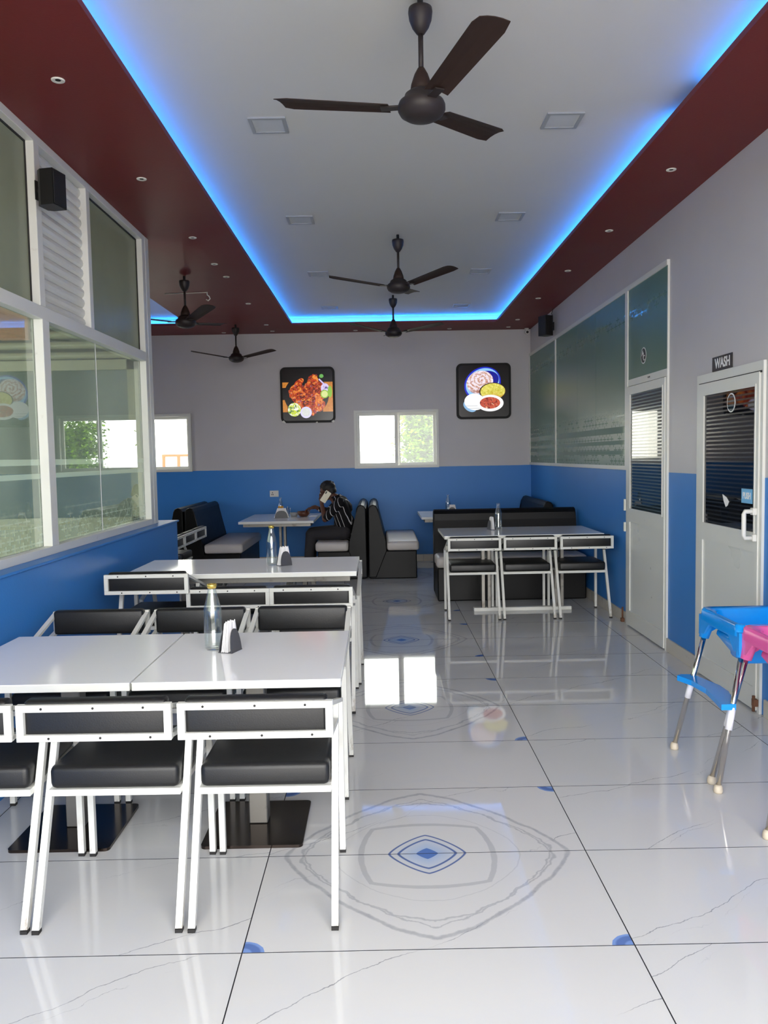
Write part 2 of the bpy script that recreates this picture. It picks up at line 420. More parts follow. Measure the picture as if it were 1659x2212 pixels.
X0, TX, Y0, TY = 0.753, 1.2, 2.388, 0.6       # tile grid
def tile_mat():
    t = NT('polished_marble_tile'); c, x, y, z = t.coord('World')
    n = t.noise(c, .8, 3); base = t.mix(n, lin(200, 200, 199), lin(213, 212, 209))
    # thin broken diagonal veins, different on every tile
    tu = ((x - X0) / TX).floor(); tv = ((y - Y0) / TY).floor()
    lx = x + tu * 3.7 + tv * 1.9; ly = y + tv * 2.3 - tu * 1.1
    vc = t.vec(lx, ly, tu * 5.1 + tv * 3.3)
    big = (t.noise(vc, 1.6, 2) - .5) * .34; fin = (t.noise(vc, 11, 4, .6) - .5) * .05
    rnd = t.noise(t.vec(tu * 7.7 + .3, tv * 5.3 + .7, 1.5), 1.0, 0) * 3.0
    q = ly - lx * .62 + big + fin + rnd
    d1 = (q.mod(.62) - .31).abs(); d2 = ((q + fin * .8 + .04 + big * .25).mod(.62) - .31).abs()
    m1 = t.noise(vc, 1.7, 2).ramp(.47, .56); m2 = t.noise(vc, 2.3, 2).ramp(.52, .60); th = t.noise(vc, 14, 2)
    vein = (d1 - th * .0026).ramp(.0012, -.0006) * m1
    vein = vein.max((d2 - th * .0016).ramp(.0010, -.0006) * m2 * .7)
    plain = 1.0
    col = t.mix(vein * .72, base, lin(96, 98, 108))
    soft = (t.noise(vc, .9, 3, .5, .4) - .5).abs().ramp(.03, .0) * .18
    col = t.mix(soft, col, lin(196, 200, 208))
    # mirrored medallions on two rows out of three of the aisle column
    inc = (x - X0).lt(0.0) * (x - X0 + TX).gt(0.0)
    vv = (y - (Y0 + TY) + TY * 1.5).mod(TY * 3) - TY * 1.5       # distance to medallion centre, period 1.8 m
    inside = vv.abs().lt(TY - .001) * inc
    wob = (t.noise(t.vec((x - X0 + TX / 2).abs(), vv.abs(), 0), 6, 4, .6) - .5)
    wob2 = (t.noise(t.vec((x - X0 + TX / 2).abs(), vv.abs(), 3.3), 26, 3, .6) - .5)
    u = (x - X0 + TX / 2).abs(); w = vv.abs()
    def lens(a_, b_, p): return ((u / a_) ** p + (w / b_) ** p) ** (1 / p)
    L1 = lens(.147, .15, 1.28)
    lb = t.mix(L1.ramp(1.0, .3), base, lin(150, 176, 214))
    col = t.mix(inside * L1.lt(1.0) * .75, col, lb)
    ln = (L1 - .98).abs().ramp(.045, .02).max((L1 - .74).abs().ramp(.05, .025))
    col = t.mix(inside * ln * .9, col, lin(66, 92, 150))
    col = t.mix(inside * lens(.042, .042, 1.2).lt(1.0), col, lin(84, 118, 182))
    fr = (u / (.262 - w * w * 1.0)).max(w / (.252 - u * u * .8)) + wob2 * .03
    col = t.mix(inside * (fr - .955).abs().ramp(.05, .035) * .65, col, lin(170, 170, 172))
    L2 = lens(.545, .56, 1.35) + wob * .10
    b2 = (L2 - .97).abs().ramp(.022, .008) * (wob2 + .75).clamp()
    b3 = (L2 + wob2 * .06 - .86).abs().ramp(.012, .003) * .7
    b4 = (lens(.50, .47, 1.5) + wob * .22 - .95).abs().ramp(.016, .004) * .7
    b5 = (lens(.36, .34, 1.7) + wob * .10 - .97).abs().ramp(.010, .003) * .35
    col = t.mix(inside * b2.max(b3).max(b4).max(b5) * .8, col, lin(150, 151, 156))
    # blue quarter arcs at the far corners of each medallion
    du = (TX / 2 - u); dw = (TY - w); rr = (du * du * .75 + dw * dw * 1.0).sqrt() + wob2 * .008
    arc = (rr * 130).sin().ramp(-.35, .4) * .5 + .5
    col = t.mix(inside * rr.lt(.058), col, t.mix(arc, lin(34, 62, 132), lin(120, 150, 206)))
    b = t.bsdf(col, .035, 0, .5)
    return t.done(b)
M['tile'] = tile_mat()

def picture(kind):
    t = NT('menu_picture_' + kind); c, x, y, z = t.coord('Object')
    u = x / .34; v = z / .34
    vec = t.vec(u, v, 0)
    def ell(cx, cy, rx, ry, rot=0):
        a = u - cx; b = v - cy
        if rot:
            s, k = math.sin(rot), math.cos(rot); a, b = a * k + b * s, b * k - a * s
        return ((a / rx) ** 2.0 if False else (a / rx) * (a / rx)) + (b / ry) * (b / ry)
    n = t.noise(vec, 4.5, 4, .6, 1.4); n2 = t.noise(vec, 9, 3, .65, .9)
    col = t.rgb(lin(20, 17, 18))
    if kind == 'chicken':
        board = (u - .62).gt(0).max(v.gt(.30) * u.lt(-.62)).max((u + .84).lt(0) * v.lt(-.2)) * v.lt(.52) * v.gt(-.70)
        col = t.mix(board, col, t.mix(n, lin(150, 74, 26), lin(236, 160, 64)))
        col = t.mix(ell(-.05, -.02, .92, .86).lt(1.0), col, lin(22, 20, 22))
        meat = None
        for e in ((-.42, .10, .36, .36, .2), (-.35, .50, .26, .12, .7), (.22, .50, .24, .34, -.3), (.38, .12, .34, .46, .2),
                  (-.18, -.44, .40, .24, -.3), (.42, -.42, .30, .28, .1), (.28, -.66, .10, .22, -.5), (0, .0, .2, .5, 0)):
            q = ell(*e) + (n - .5) * 1.2
            q = q.lt(1.0); meat = q if meat is None else meat.max(q)
        mc = t.mix(t.noise(vec, 5, 3, .6, 1.5).ramp(.36, .52), lin(52, 14, 12), lin(196, 60, 22)); mc = t.mix(n.ramp(.50, .60), mc, lin(250, 150, 60)); mc = t.mix(n2.ramp(.44, .36), mc, lin(60, 16, 14))
        mc = t.mix(t.noise(vec, 9, 3, .6, .5).ramp(.60, .70), mc, lin(96, 78, 140))
        mc = t.mix(n2.ramp(.66, .72), mc, lin(250, 214, 200))
        col = t.mix(meat, col, mc)
        col = t.mix(ell(.72, .26, .17, .20).lt(1.0), col, t.mix(n2.ramp(.55, .62), lin(224, 208, 246), lin(64, 44, 130)))
        col = t.mix((u * .7 + v * .7 - .78).abs().lt(.03) * ell(.62, .5, .2, .2).lt(1.0), col, lin(220, 200, 250))
        col = t.mix(ell(.70, .02, .17, .17).lt(1.0), col, lin(150, 196, 60)); col = t.mix(ell(.70, .02, .13, .13).lt(1.0), col, lin(222, 232, 150))
        col = t.mix(ell(.92, .12, .09, .24).lt(1.0), col, lin(140, 190, 60)); col = t.mix(ell(.58, .76, .09, .08).lt(n + .5), col, lin(110, 180, 90))
        sal = t.mix(n2.ramp(.42, .52), lin(250, 252, 240), lin(206, 222, 60)); sal = t.mix(n.ramp(.60, .66), sal, lin(70, 120, 30))
        col = t.mix(ell(-.56, -.60, .27, .28).lt(1.0), col, sal)
        col = t.mix(ell(-.08, -.72, .235, .235).lt(1.0), col, lin(226, 220, 250)); col = t.mix(ell(-.08, -.72, .165, .165).lt(1.0), col, t.mix(n2, lin(190, 196, 190), lin(250, 250, 246)))
    else:
        col = t.mix(ell(-.05, .30, .78, .66, .5).lt(1.0), col, lin(30, 42, 200)); col = t.mix(ell(-.05, .32, .72, .58, .5).lt(1.0), col, lin(150, 206, 255))
        col = t.mix(ell(-.02, .38, .66, .42, .3).lt(1.0), col, lin(24, 26, 150))
        b = ell(-.16, .36, .56, .46, .35)
        r = ((u + .10) * (u + .10) + (v - .46) * (v - .46) * 1.5).sqrt()
        th = (v - .46).atan2(u + .10)
        sp = (r * 38 + th * 1.0 + (n - .5) * 14).sin()
        pc = t.mix(sp.ramp(.1, .55), lin(250, 236, 246), lin(214, 170, 150)); pc = t.mix(n2.ramp(.55, .66), pc, lin(176, 84, 30))
        pc = t.mix(v.ramp(.12, -.05) * n.ramp(.35, .55), pc, lin(150, 70, 20))
        col = t.mix(b.lt(1.0), col, pc)
        col = t.mix(ell(.36, -.02, .55, .36, .05).lt(1.0), col, lin(60, 30, 8))
        yc = t.mix(n2.ramp(.4, .62), lin(246, 236, 120), lin(206, 196, 60)); yc = t.mix(t.noise(vec, 26, 2).ramp(.66, .7), yc, lin(120, 50, 20)); yc = t.mix(v.ramp(.0, -.25) * n.ramp(.5, .6), yc, lin(214, 160, 40))
        col = t.mix(ell(.37, -.02, .51, .33, .05).lt(1.0), col, yc)
        col = t.mix(ell(-.58, -.62, .30, .20, -.6).lt(1.0), col, lin(140, 186, 226))
        wl = ((v * 60).sin().gt(.75) * v.lt(-.55)) * .5
        col = t.mix(ell(-.38, -.44, .43, .34, -.1).lt(1.0), col, t.mix(wl, lin(254, 254, 255), lin(140, 150, 160)))
        col = t.mix(ell(.26, -.50, .55, .34).lt(1.0), col, lin(255, 254, 255))
        cc = t.mix(n2.ramp(.4, .52), lin(110, 20, 22), lin(206, 84, 58)); cc = t.mix(n.ramp(.58, .66), cc, lin(250, 190, 150))
        col = t.mix(ell(.25, -.49, .42, .24).lt(1.0), col, cc)
    e = t.n('ShaderNodeEmission'); t.nt.links.new(col, e.inputs[0]); e.inputs[1].default_value = .62
    g = t.n('ShaderNodeBsdfGlossy'); g.inputs['Roughness'].default_value = .15
    ad = t.n('ShaderNodeMixShader'); ad.inputs[0].default_value = .03
    t.nt.links.new(e.outputs[0], ad.inputs[1]); t.nt.links.new(g.outputs[0], ad.inputs[2])
    return t.done(ad)
M['pic_chicken'] = picture('chicken'); M['pic_bread'] = picture('bread')
def shirt_mat():
    t = NT('striped_shirt_cloth'); c, x, y, z = t.coord('Object')
    s = x * .95 + z * .31 + y.abs() * .55 + (t.noise(c, 6, 2) - .5) * .03
    st = (s / .058).mod(1.0); line = st.lt(.10)
    col = t.mix(line, lin(22, 21, 24), lin(206, 204, 206))
    return t.done(t.bsdf(col, .85, 0, .2))
M['shirt'] = shirt_mat()

# ------------------------------------------------------------------ room shell
XR, XL, YB, YF, ZC, ZU, XFL = 2.15, -1.80, 11.57, -.55, 3.25, 3.37, -5.5
# floor: grout bed and one piece per tile
floor = bobj('floor', (XFL - .1, XR + .1, YF - .1, YB + .1, -.10, -.004), M['grout']); struct(floor)
tm = {}
xs = [XFL] + [X0 + TX * k for k in range(-5, 2)] + [XR]
xs = [q for q in xs if XFL <= q <= XR]
ys = [YF] + [Y0 + TY * k for k in range(-6, 17)]
ys = [q for q in ys if YF <= q < YB] + [YB]
for i in range(len(xs) - 1):
    for j in range(len(ys) - 1):
        w_, h_ = round(xs[i + 1] - xs[i], 3), round(ys[j + 1] - ys[j], 3)
        if (w_, h_) not in tm:
            bm = B(); box(bm, .0019, w_ - .0019, .0019, h_ - .0019, -.012, 0)
            bmesh.ops.recalc_face_normals(bm, faces=bm.faces[:])
            for f in bm.faces: f.material_index = 0 if f.normal.z > .5 else 1
            me = bpy.data.meshes.new('tile'); bm.to_mesh(me); bm.free(); me.materials.append(M['tile']); me.materials.append(M['grout']); tm[(w_, h_)] = me
        o = bpy.data.objects.new('tile', tm[(w_, h_)]); COL.objects.link(o); o.parent = floor; o.location = (xs[i], ys[j], 0)

def boxes(name, lst, m, parent=None):
    bm = B()
    for a in lst: box(bm, *a)
    return obj(name, bm, m, parent)
# ceiling: upper slab, maroon soffit ring with two coves
ceil = bobj('ceiling', (XFL - .15, XR + .15, YF - .15, YB + .15, ZU, ZU + .15), M['ceil']); struct(ceil)
CX0, CX1, CY0, CY1 = -1.115, 1.575, -.30, 10.87          # main cove opening
DX0, DX1, DY0, DY1 = -4.9, -2.44, 7.6, 10.76            # left cove opening
SB, ST_ = ZC, ZC + .03
sof = boxes('soffit', [(CX1, XR, YF, YB, SB, ST_), (DX1, CX0, YF, YB, SB, ST_), (CX0, CX1, CY1, YB, SB, ST_), (CX0, CX1, YF, CY0, SB, ST_),
                       (XFL, DX1, DY1, YB, SB, ST_), (XFL, DX0, YF, DY1, SB, ST_), (DX0, DX1, YF, DY0, SB, ST_)], M['red'], ceil)
sof['label'] = 'maroon painted soffit around the lit coves'
e_ = .17
trim = boxes('cove_back_wall', [(CX0 - e_ - .02, CX0 - e_, CY0 - e_, CY1 + e_, ST_, ZU), (CX1 + e_, CX1 + e_ + .02, CY0 - e_, CY1 + e_, ST_, ZU),
                      (CX0 - e_, CX1 + e_, CY1 + e_, CY1 + e_ + .02, ST_, ZU), (CX0 - e_, CX1 + e_, CY0 - e_ - .02, CY0 - e_, ST_, ZU),
                      (DX1 + e_, DX1 + e_ + .02, DY0 - e_, DY1 + e_, ST_, ZU), (DX0 - e_ - .02, DX0 - e_, DY0 - e_, DY1 + e_, ST_, ZU),
                      (DX0 - e_, DX1 + e_, DY1 + e_, DY1 + e_ + .02, ST_, ZU), (DX0 - e_, DX1 + e_, DY0 - e_ - .02, DY0 - e_, ST_, ZU)], M['ceil'], ceil)
l_ = .12
def led(args, label):
    o = bobj('led_strip', args, M['led']); tag(o, label, 'light strip', 'blue led strips in the coves'); return o
z0, z1 = ST_, ST_ + .005
led((CX0 - l_ - .012, CX0 - l_, CY0, CY1 + .1, z0, z1), 'blue led strip along the left edge of the main cove')
led((CX1 + l_, CX1 + l_ + .012, CY0, 4.20, z0, z1), 'near blue led strip on right of main cove, before the gap')
led((CX1 + l_, CX1 + l_ + .012, 4.62, CY1 + .1, z0, z1), 'long blue led strip on right of main cove, beyond the gap')
led((CX0 - l_, CX1 + l_, CY1 + l_, CY1 + l_ + .012, z0, z1), 'blue led strip across the far end of the main cove')
led((DX0, DX1, DY1 + l_, DY1 + l_ + .012, z0, z1), 'blue led strip at far end of the small left cove')
led((DX1 + l_, DX1 + l_ + .012, DY0, DY1 + .1, z0, z1), 'blue led strip along right edge of the small left cove')

# walls
T = .15
def wall_with_holes(name, lo, hi, holes, mk, m):
    """holes (a0,a1,z0,z1) sorted by a; solid pieces round them"""
    bm = B(); a = lo
    for (h0, h1, zz0, zz1) in holes:
        box(bm, *mk(a, h0, 0, ZU)); 
        if zz0 > 0: box(bm, *mk(h0, h1, 0, zz0))
        box(bm, *mk(h0, h1, zz1, ZU)); a = h1
    box(bm, *mk(a, hi, 0, ZU))
    return struct(obj(name, bm, m))
wall_with_holes('wall_back', XFL - T, XR + T, [(-3.84, -2.65, 1.338, 2.155), (-.352, .842, 1.338, 2.155)], lambda a, b, c, d: (a, b, YB, YB + T, c, d), M['wall'])
wall_with_holes('wall_right', YF, YB, [], lambda a, b, c, d: (XR, XR + T, a, b, c, d), M['wall'])
wall_with_holes('wall_far_left', YF, YB, [(.6, 6.2, .5, 3.0), (8.9, 9.9, 1.0, 2.1)], lambda a, b, c, d: (XFL - T, XFL, a, b, c, d), M['wall'])  # first, wide opening is out of view, added to brighten the cabin with daylight
wall_with_holes('wall_front', XFL - T, XR + T, [(-4.9, -2.3, 0, 3.15), (-1.75, 2.1, 0, 3.15)], lambda a, b, c, d: (a, b, YF - T, YF, c, d), M['wall'])
# low blue wall under the left glazing, with a proud ledge
bm = B(); box(bm, -1.95, -1.72, YF, 6.86, 0, .985); box(bm, -1.965, -1.705, YF, 6.875, .985, 1.0, bev=.004)
struct(obj('wall_left', bm, M['blue_wall']))
bm = B(); box(bm, XFL, -1.95, 6.60, 6.75, 0, 1.0)
struct(obj('wall_cabin', bm, M['cabin_wall']))
# skirting on the right wall, tile by tile
def skirting(name, segs):
    o = sempty(name, 'row of beige skirting tiles along the wall foot', 'baseboard')
    for (a0, a1, fn) in segs:
        a = a0
        while a < a1 - .02:
            b = min(a + .6, a1); bobj('tile', fn(a + .001, b - .001), M['skirting'], o, bev=.002); a = b
    return o
fr = lambda a, b: (XR - .014, XR, a, b, 0, .10)
skirting('baseboard_right', [(YF, 4.49, fr), (5.48, 6.05, fr), (7.05, YB, fr)])
skirting('baseboard_back', [(-5.4, 2.1, lambda a, b: (a, b, YB - .014, YB, 0, .10))])

# ------------------------------------------------------------------ back windows
def sliding_window(name, x0, x1, label):
    zb, zt = 1.338, 2.155
    o = sempty(name, label, 'window')
    boxes('window_frame', [(x0, x0 + .035, YB - .03, YB + .09, zb, zt), (x1 - .035, x1, YB - .03, YB + .09, zb, zt),
                           (x0 + .035, x1 - .035, YB - .03, YB + .09, zb, zb + .035), (x0 + .035, x1 - .035, YB - .03, YB + .09, zt - .035, zt)], M['alu'], o)
    xm = (x0 + x1) / 2
    def sash(a, b, y, nm):
        s = boxes(nm, [(a, a + .045, y, y + .025, zb + .035, zt - .035), (b - .045, b, y, y + .025, zb + .035, zt - .035),
                       (a + .045, b - .045, y, y + .025, zb + .035, zb + .075), (a + .045, b - .045, y, y + .025, zt - .075, zt - .035)], M['alu'], o)
        bobj('pane', (a + .045, b - .045, y + .010, y + .014, zb + .075, zt - .075), M['glass_clear'], s)
        return s
    s1 = sash(x0 + .035, xm + .02, YB + .0, 'sash')
    bm = B(); box(bm, x0 + .045, x0 + .062, YB - .012, YB, 1.66, 1.76, bev=.003); obj('latch', bm, M['alu'], s1)
    sash(xm - .02 + .03, x1 - .030, YB + .04, 'sash')
    return o
sliding_window('window_1', -.352, .842, 'white sliding window in the middle of the back wall')
sliding_window('window_2', -3.84, -2.65, 'white sliding window at the left end of the back wall')

# ------------------------------------------------------------------ left glazed partition
GX = -1.852
part = sempty('window_3', 'tall white aluminium glazed partition with louvres on the left', 'partition')
def rail(y0, y1, z0, z1, x0=-1.862, x1=XL, nm='rail'): return bobj(nm, (x0, x1, y0, y1, z0, z1), M['alu'], part, bev=.002)
rail(YF, 6.40, 1.0, 1.045, nm='bottom_rail'); rail(YF, 6.40, 2.275, 2.345, nm='transom'); rail(YF, 6.40, 3.205, 3.25, nm='top_rail')
for (ya, yb, z0_, z1_) in ((6.40, 6.475, 1.0, 3.25), (6.485, 6.58, 1.0, 3.25), (4.45, 4.54, 1.045, 2.275), (4.435, 4.505, 2.345, 3.205), (5.205, 5.265, 2.345, 3.205), (1.6, 1.66, 1.045, 2.275), (1.6, 1.66, 2.345, 3.205)):
    rail(ya, yb, z0_, z1_, nm='mullion')
for (ya, yb) in ((YF, 1.6), (1.66, 4.45), (4.54, 5.40), (5.404, 6.40)):
    bobj('pane', (GX - .003, GX + .003, ya, yb, 1.045, 2.275), M['glass_left'], part)
bm = B(); box(bm, GX - .004, GX + .005, 5.400, 5.404, 1.045, 2.275); obj('glass_joint', bm, M['sleeve'], part)
for (ya, yb) in ((YF, 1.6), (1.66, 4.435), (5.265, 6.40)):
    bobj('frosted_pane', (GX - .003, GX + .003, ya, yb, 2.345, 3.205), M['frosted'], part)
    boxes('gasket', [(GX + .003, GX + .010, ya, yb, 3.195, 3.205), (GX + .003, GX + .010, yb - .008, yb, 2.345, 3.195)], M['rubber'], part)
nsl = 14; sl = None
for k in range(nsl):
    zc_ = 2.345 + (k + .5) * (3.205 - 2.345) / nsl
    if sl is None:
        bm = B(); pts = []
        for i in range(7):
            a = i / 6 * PI; pts.append((-.042 + .036 * (1 - math.sin(a)) * .0 + .03 * math.sin(a), .034 * math.cos(a)))
        pts += [(-.047, -.034), (-.047, .034)]
        prism(bm, [(-1.842 + p[0] + .02, p[1]) for p in pts], 1, 4.505, 5.205)
        s = obj('slat', bm, M['alu'], part); sl = s.data; s.location.z = zc_
    else:
        s = bpy.data.objects.new('slat', sl); COL.objects.link(s); s.parent = part; s.location.z = zc_
# cabin beyond the partition: cross partition with louvres, dark panes; ground lit from its open front
cab = sempty('window_4', 'cross partition with louvres seen through the left glazing', 'partition')
boxes('frame', [(XFL, -1.93, 6.62, 6.68, 2.24, 2.32), (-2.02, -1.93, 6.62, 6.68, 1.0, 3.25), (-3.6, -3.54, 6.62, 6.68, 1.0, 2.24), (XFL, -1.93, 6.62, 6.68, 1.0, 1.05)], M['cabin_wall'], cab)
for (xa, xb) in ((-3.54, -2.02), (XFL, -3.6)): bobj('pane', (xa, xb, 6.645, 6.652, 1.05, 2.24), M['cabin_dark'], cab)
bobj('louvre_backing', (XFL, -2.02, 6.665, 6.68, 2.32, 3.25), M['rubber'], cab)  # dark sheet added so the gaps between the slats read as shaded
sl = None
for k in range(11):
    zc_ = 2.36 + k * .083
    if sl is None:
        bm = B(); pts = [(6.655 - .05 * math.sin(i / 6 * PI), .029 * math.cos(i / 6 * PI)) for i in range(7)] + [(6.662, -.029), (6.662, .029)]
        prism(bm, pts, 0, XFL, -2.02); s = obj('slat', bm, M['cabin_wall'], cab); sl = s.data; s.location.z = zc_
    else:
        s = bpy.data.objects.new('slat', sl); COL.objects.link(s); s.parent = cab; s.location.z = zc_
bm = B(); box(bm, -3.0, -2.77, 6.56, 6.60, 2.48, 2.75, bev=.004)
tag(obj('wooden_board', bm, M['orange']), 'orange plywood board fixed high up behind the left glazing', 'board')

# ------------------------------------------------------------------ right glazing and doors
rg = sempty('window_5', 'long green film glazing in white frames on the right wall', 'partition')
x0f, x1f = XR - .022, XR
boxes('frame', [(x0f, x1f, 7.07, YB, 1.350, 1.385), (x0f, x1f, 6.05, YB, 2.865, 2.905), (x0f, x1f, 7.00, 7.07, 1.35, 2.865), (x0f, x1f, 9.84, 9.885, 1.385, 2.865),
                (x0f, x1f, 11.53, YB, 1.385, 2.865), (x0f + .008, x1f, 6.05, 6.062, 2.115, 2.865)], M['alu'], rg)
for (ya, yb, za, zb) in ((7.07, 8.05, 1.385, 2.865), (8.054, 8.80, 1.385, 2.865), (8.804, 9.84, 1.385, 2.865), (9.885, 11.53, 1.385, 2.865), (6.062, 7.00, 2.115, 2.865)):
    bobj('pane', (XR - .012, XR, ya, yb, za, zb), M['green_pane'], rg)
for i, z_ in enumerate((0, 1)):
    bobj('screw', (x0f - .002, x0f, 6.42 + i * .03, 6.432 + i * .03, 2.083, 2.095), M['socket_dark'], rg)

def swing_door(name, y0, y1, zt, g0, g1, gm, label, hinge_near):
    d = sempty(name, label, 'door')
    boxes('door_frame', [(XR - .016, XR, y0, y0 + .030, 0, zt), (XR - .016, XR, y1 - .045, y1, 0, zt), (XR - .016, XR, y0, y1, zt, zt + .055)], M['alu'], d)
    a, b = y0 + .033, y1 - .05
    leaf = boxes('door_leaf', [(XR - .024, XR - .002, a, a + .035, .012, zt - .006), (XR - .024, XR - .002, b - .075, b, .012, zt - .006),
                               (XR - .024, XR - .002, a + .035, b - .075, .012, .14), (XR - .024, XR - .002, a + .035, b - .075, g0 - .10, g0), (XR - .024, XR - .002, a + .035, b - .075, g1, zt - .006)], M['alu'], d)
    bobj('lower_panel', (XR - .015, XR - .004, a + .035, b - .075, .14, g0 - .10), M['door_panel'], d)
    p = bobj('pane', (XR - .018, XR - .010, a + .035, b - .075, g0, g1), gm, d)
    p['label'] = 'dark striped door glass'
    boxes('bead', [(XR - .028, XR - .018, a + .035, a + .046, g0, g1), (XR - .028, XR - .018, b - .090, b - .075, g0, g1), (XR - .028, XR - .018, a + .046, b - .09, g0, g0 + .014), (XR - .028, XR - .018, a + .046, b - .09, g1 - .014, g1)], M['alu'], d)
    return d
d1 = swing_door('door_1', 6.05, 7.05, 2.06, 1.01, 2.00, M['door_glass_ac'], 'white half-glazed door in the green glazing', True)
bm = B(); box(bm, XR - .06, XR - .03, 7.03, 7.065, .02, .055, bev=.004); tube(bm, [(XR - .045, 7.048, .05), (XR - .045, 7.048, .15)], .008); obj('floor_bolt', bm, M['rust'], d1)
bm = B(); box(bm, XR - .05, XR - .034, 6.985, 7.01, 1.0, 1.10, bev=.003); box(bm, XR - .05, XR - .034, 6.985, 7.01, .82, .90, bev=.003); obj('hinge', bm, M['alu'], d1)
d2 = swing_door('door_2', 4.535, 5.48, 1.945, 1.02, 1.875, M['door_glass_wash'], 'white half-glazed door to the wash room near the camera', True)
bm = B()
tube(bm, [(XR - .024, 4.592, 1.005), (XR - .085, 4.592, 1.005), (XR - .09, 4.592, 1.02), (XR - .09, 4.592, 1.14), (XR - .085, 4.592, 1.155), (XR - .024, 4.592, 1.155)], .013, 10)
box(bm, XR - .047, XR - .024, 4.572, 4.612, .985, 1.025, bev=.003); box(bm, XR - .047, XR - .024, 4.572, 4.612, 1.135, 1.175, bev=.003)
obj('door_handle', bm, M['white_plastic'], d2)
bm = B(); tube(bm, [(XR - .05, 4.53, .02), (XR - .05, 4.53, .11)], .009); box(bm, XR - .055, XR - .03, 4.515, 4.545, .05, .09); obj('floor_bolt', bm, M['rust'], d2)
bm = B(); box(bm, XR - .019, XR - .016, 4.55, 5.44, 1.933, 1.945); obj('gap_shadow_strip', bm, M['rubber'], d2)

rotR = (PI / 2, 0, -PI / 2)      # text facing -x on the right wall
s = thing('wash_sign', 'black WASH sign in white letters above the right door', 'sign', (XR, 5.11, 2.05))
bobj('sign_plate', (-.008, -.001, -.145, .145, -.045, .045), M['sign_black'], s, bev=.001)
text('WASH', .084, M['sign_white'], s, (-.0092, -.012, -.002), rotR, .0022, sx=.92)
s = thing('push_sticker', 'pale blue PUSH sticker on the wash room door glass', 'sticker', (XR - .019, 4.712, 1.236))
bobj('sticker_sheet', (-.002, 0, -.07, .07, -.042, .042), M['sign_blue'], s)
text('PUSH', .052, M['sign_white'], s, (-.0026, 0, 0), rotR, .0014, sx=.85)
s = thing('ac_sticker', 'round black A/C sticker on the pane above the door', 'sticker', (XR - .013, 6.60, 2.275))
def disc(bm, r, xa, xb, n=28): prism(bm, [(r * math.cos(2 * PI * k / n), r * math.sin(2 * PI * k / n)) for k in range(n)], 0, xa, xb)
bm = B(); disc(bm, .066, -.001, 0); obj('white_rim', bm, M['sign_white'], s)
bm = B(); disc(bm, .057, -.002, -.001); obj('black_disc', bm, M['sign_black'], s)
text('A', .060, M['sign_white'], s, (-.0026, .018, .018), rotR, .001); text('/', .062, M['sign_white'], s, (-.0026, .0, -.002), rotR, .001); text('C', .060, M['sign_white'], s, (-.0026, -.018, -.022), rotR, .001)
s = thing('round_door_sticker', 'round grey sticker high on the wash room door glass', 'sticker', (XR - .019, 4.94, 1.79))
bm = B(); disc(bm, .058, -.001, 0); obj('sticker_rim', bm, M['sign_white'], s)
bm = B(); disc(bm, .050, -.002, -.001); obj('sticker_face', bm, M['door_glass_ac'], s)
bm = B(); prism(bm, [(5.05, 1.232), (4.99, 1.215), (4.955, 1.19), (4.975, 1.165), (5.0, 1.155), (5.03, 1.19)], 0, XR - .0205, XR - .019)
tag(obj('torn_sticker', bm, M['paper']), 'torn scrap of pale sticker low on the wash room door glass', 'sticker')

# ------------------------------------------------------------------ lit menu pictures
def light_box(cx, cz, pic, label):
    s = thing('light_box', label, 'lit picture', (cx, YB, cz))
    bm = B(); prism(bm, rrect(.382, .388, .07), 1, -.055, -.002); obj('frame', bm, M['picture_frame'], s)
    bm = B(); prism(bm, rrect(.352, .358, .05), 1, -.058, -.055); o = obj('lit_picture', bm, M[pic], s)
    return s
a = light_box(-.992, 2.385, 'pic_chicken', 'lit wall picture of grilled chicken with salad and dip bowl')
for (px, pz, r) in ((-.35, -.37, .025), (.35, -.375, .028), (.12, -.388, .018), (-.33, -.385, .015)):
    bm = B(); prism(bm, [(px - r, pz), (px + r * .3, pz + r * .7), (px + r, pz - r * .2), (px, pz - r * .6)], 1, -.0595, -.056); obj('chipped_corner', bm, M['white_plastic'], a)
light_box(1.482, 2.395, 'pic_bread', 'lit wall picture of flatbreads and a bowl of curry')

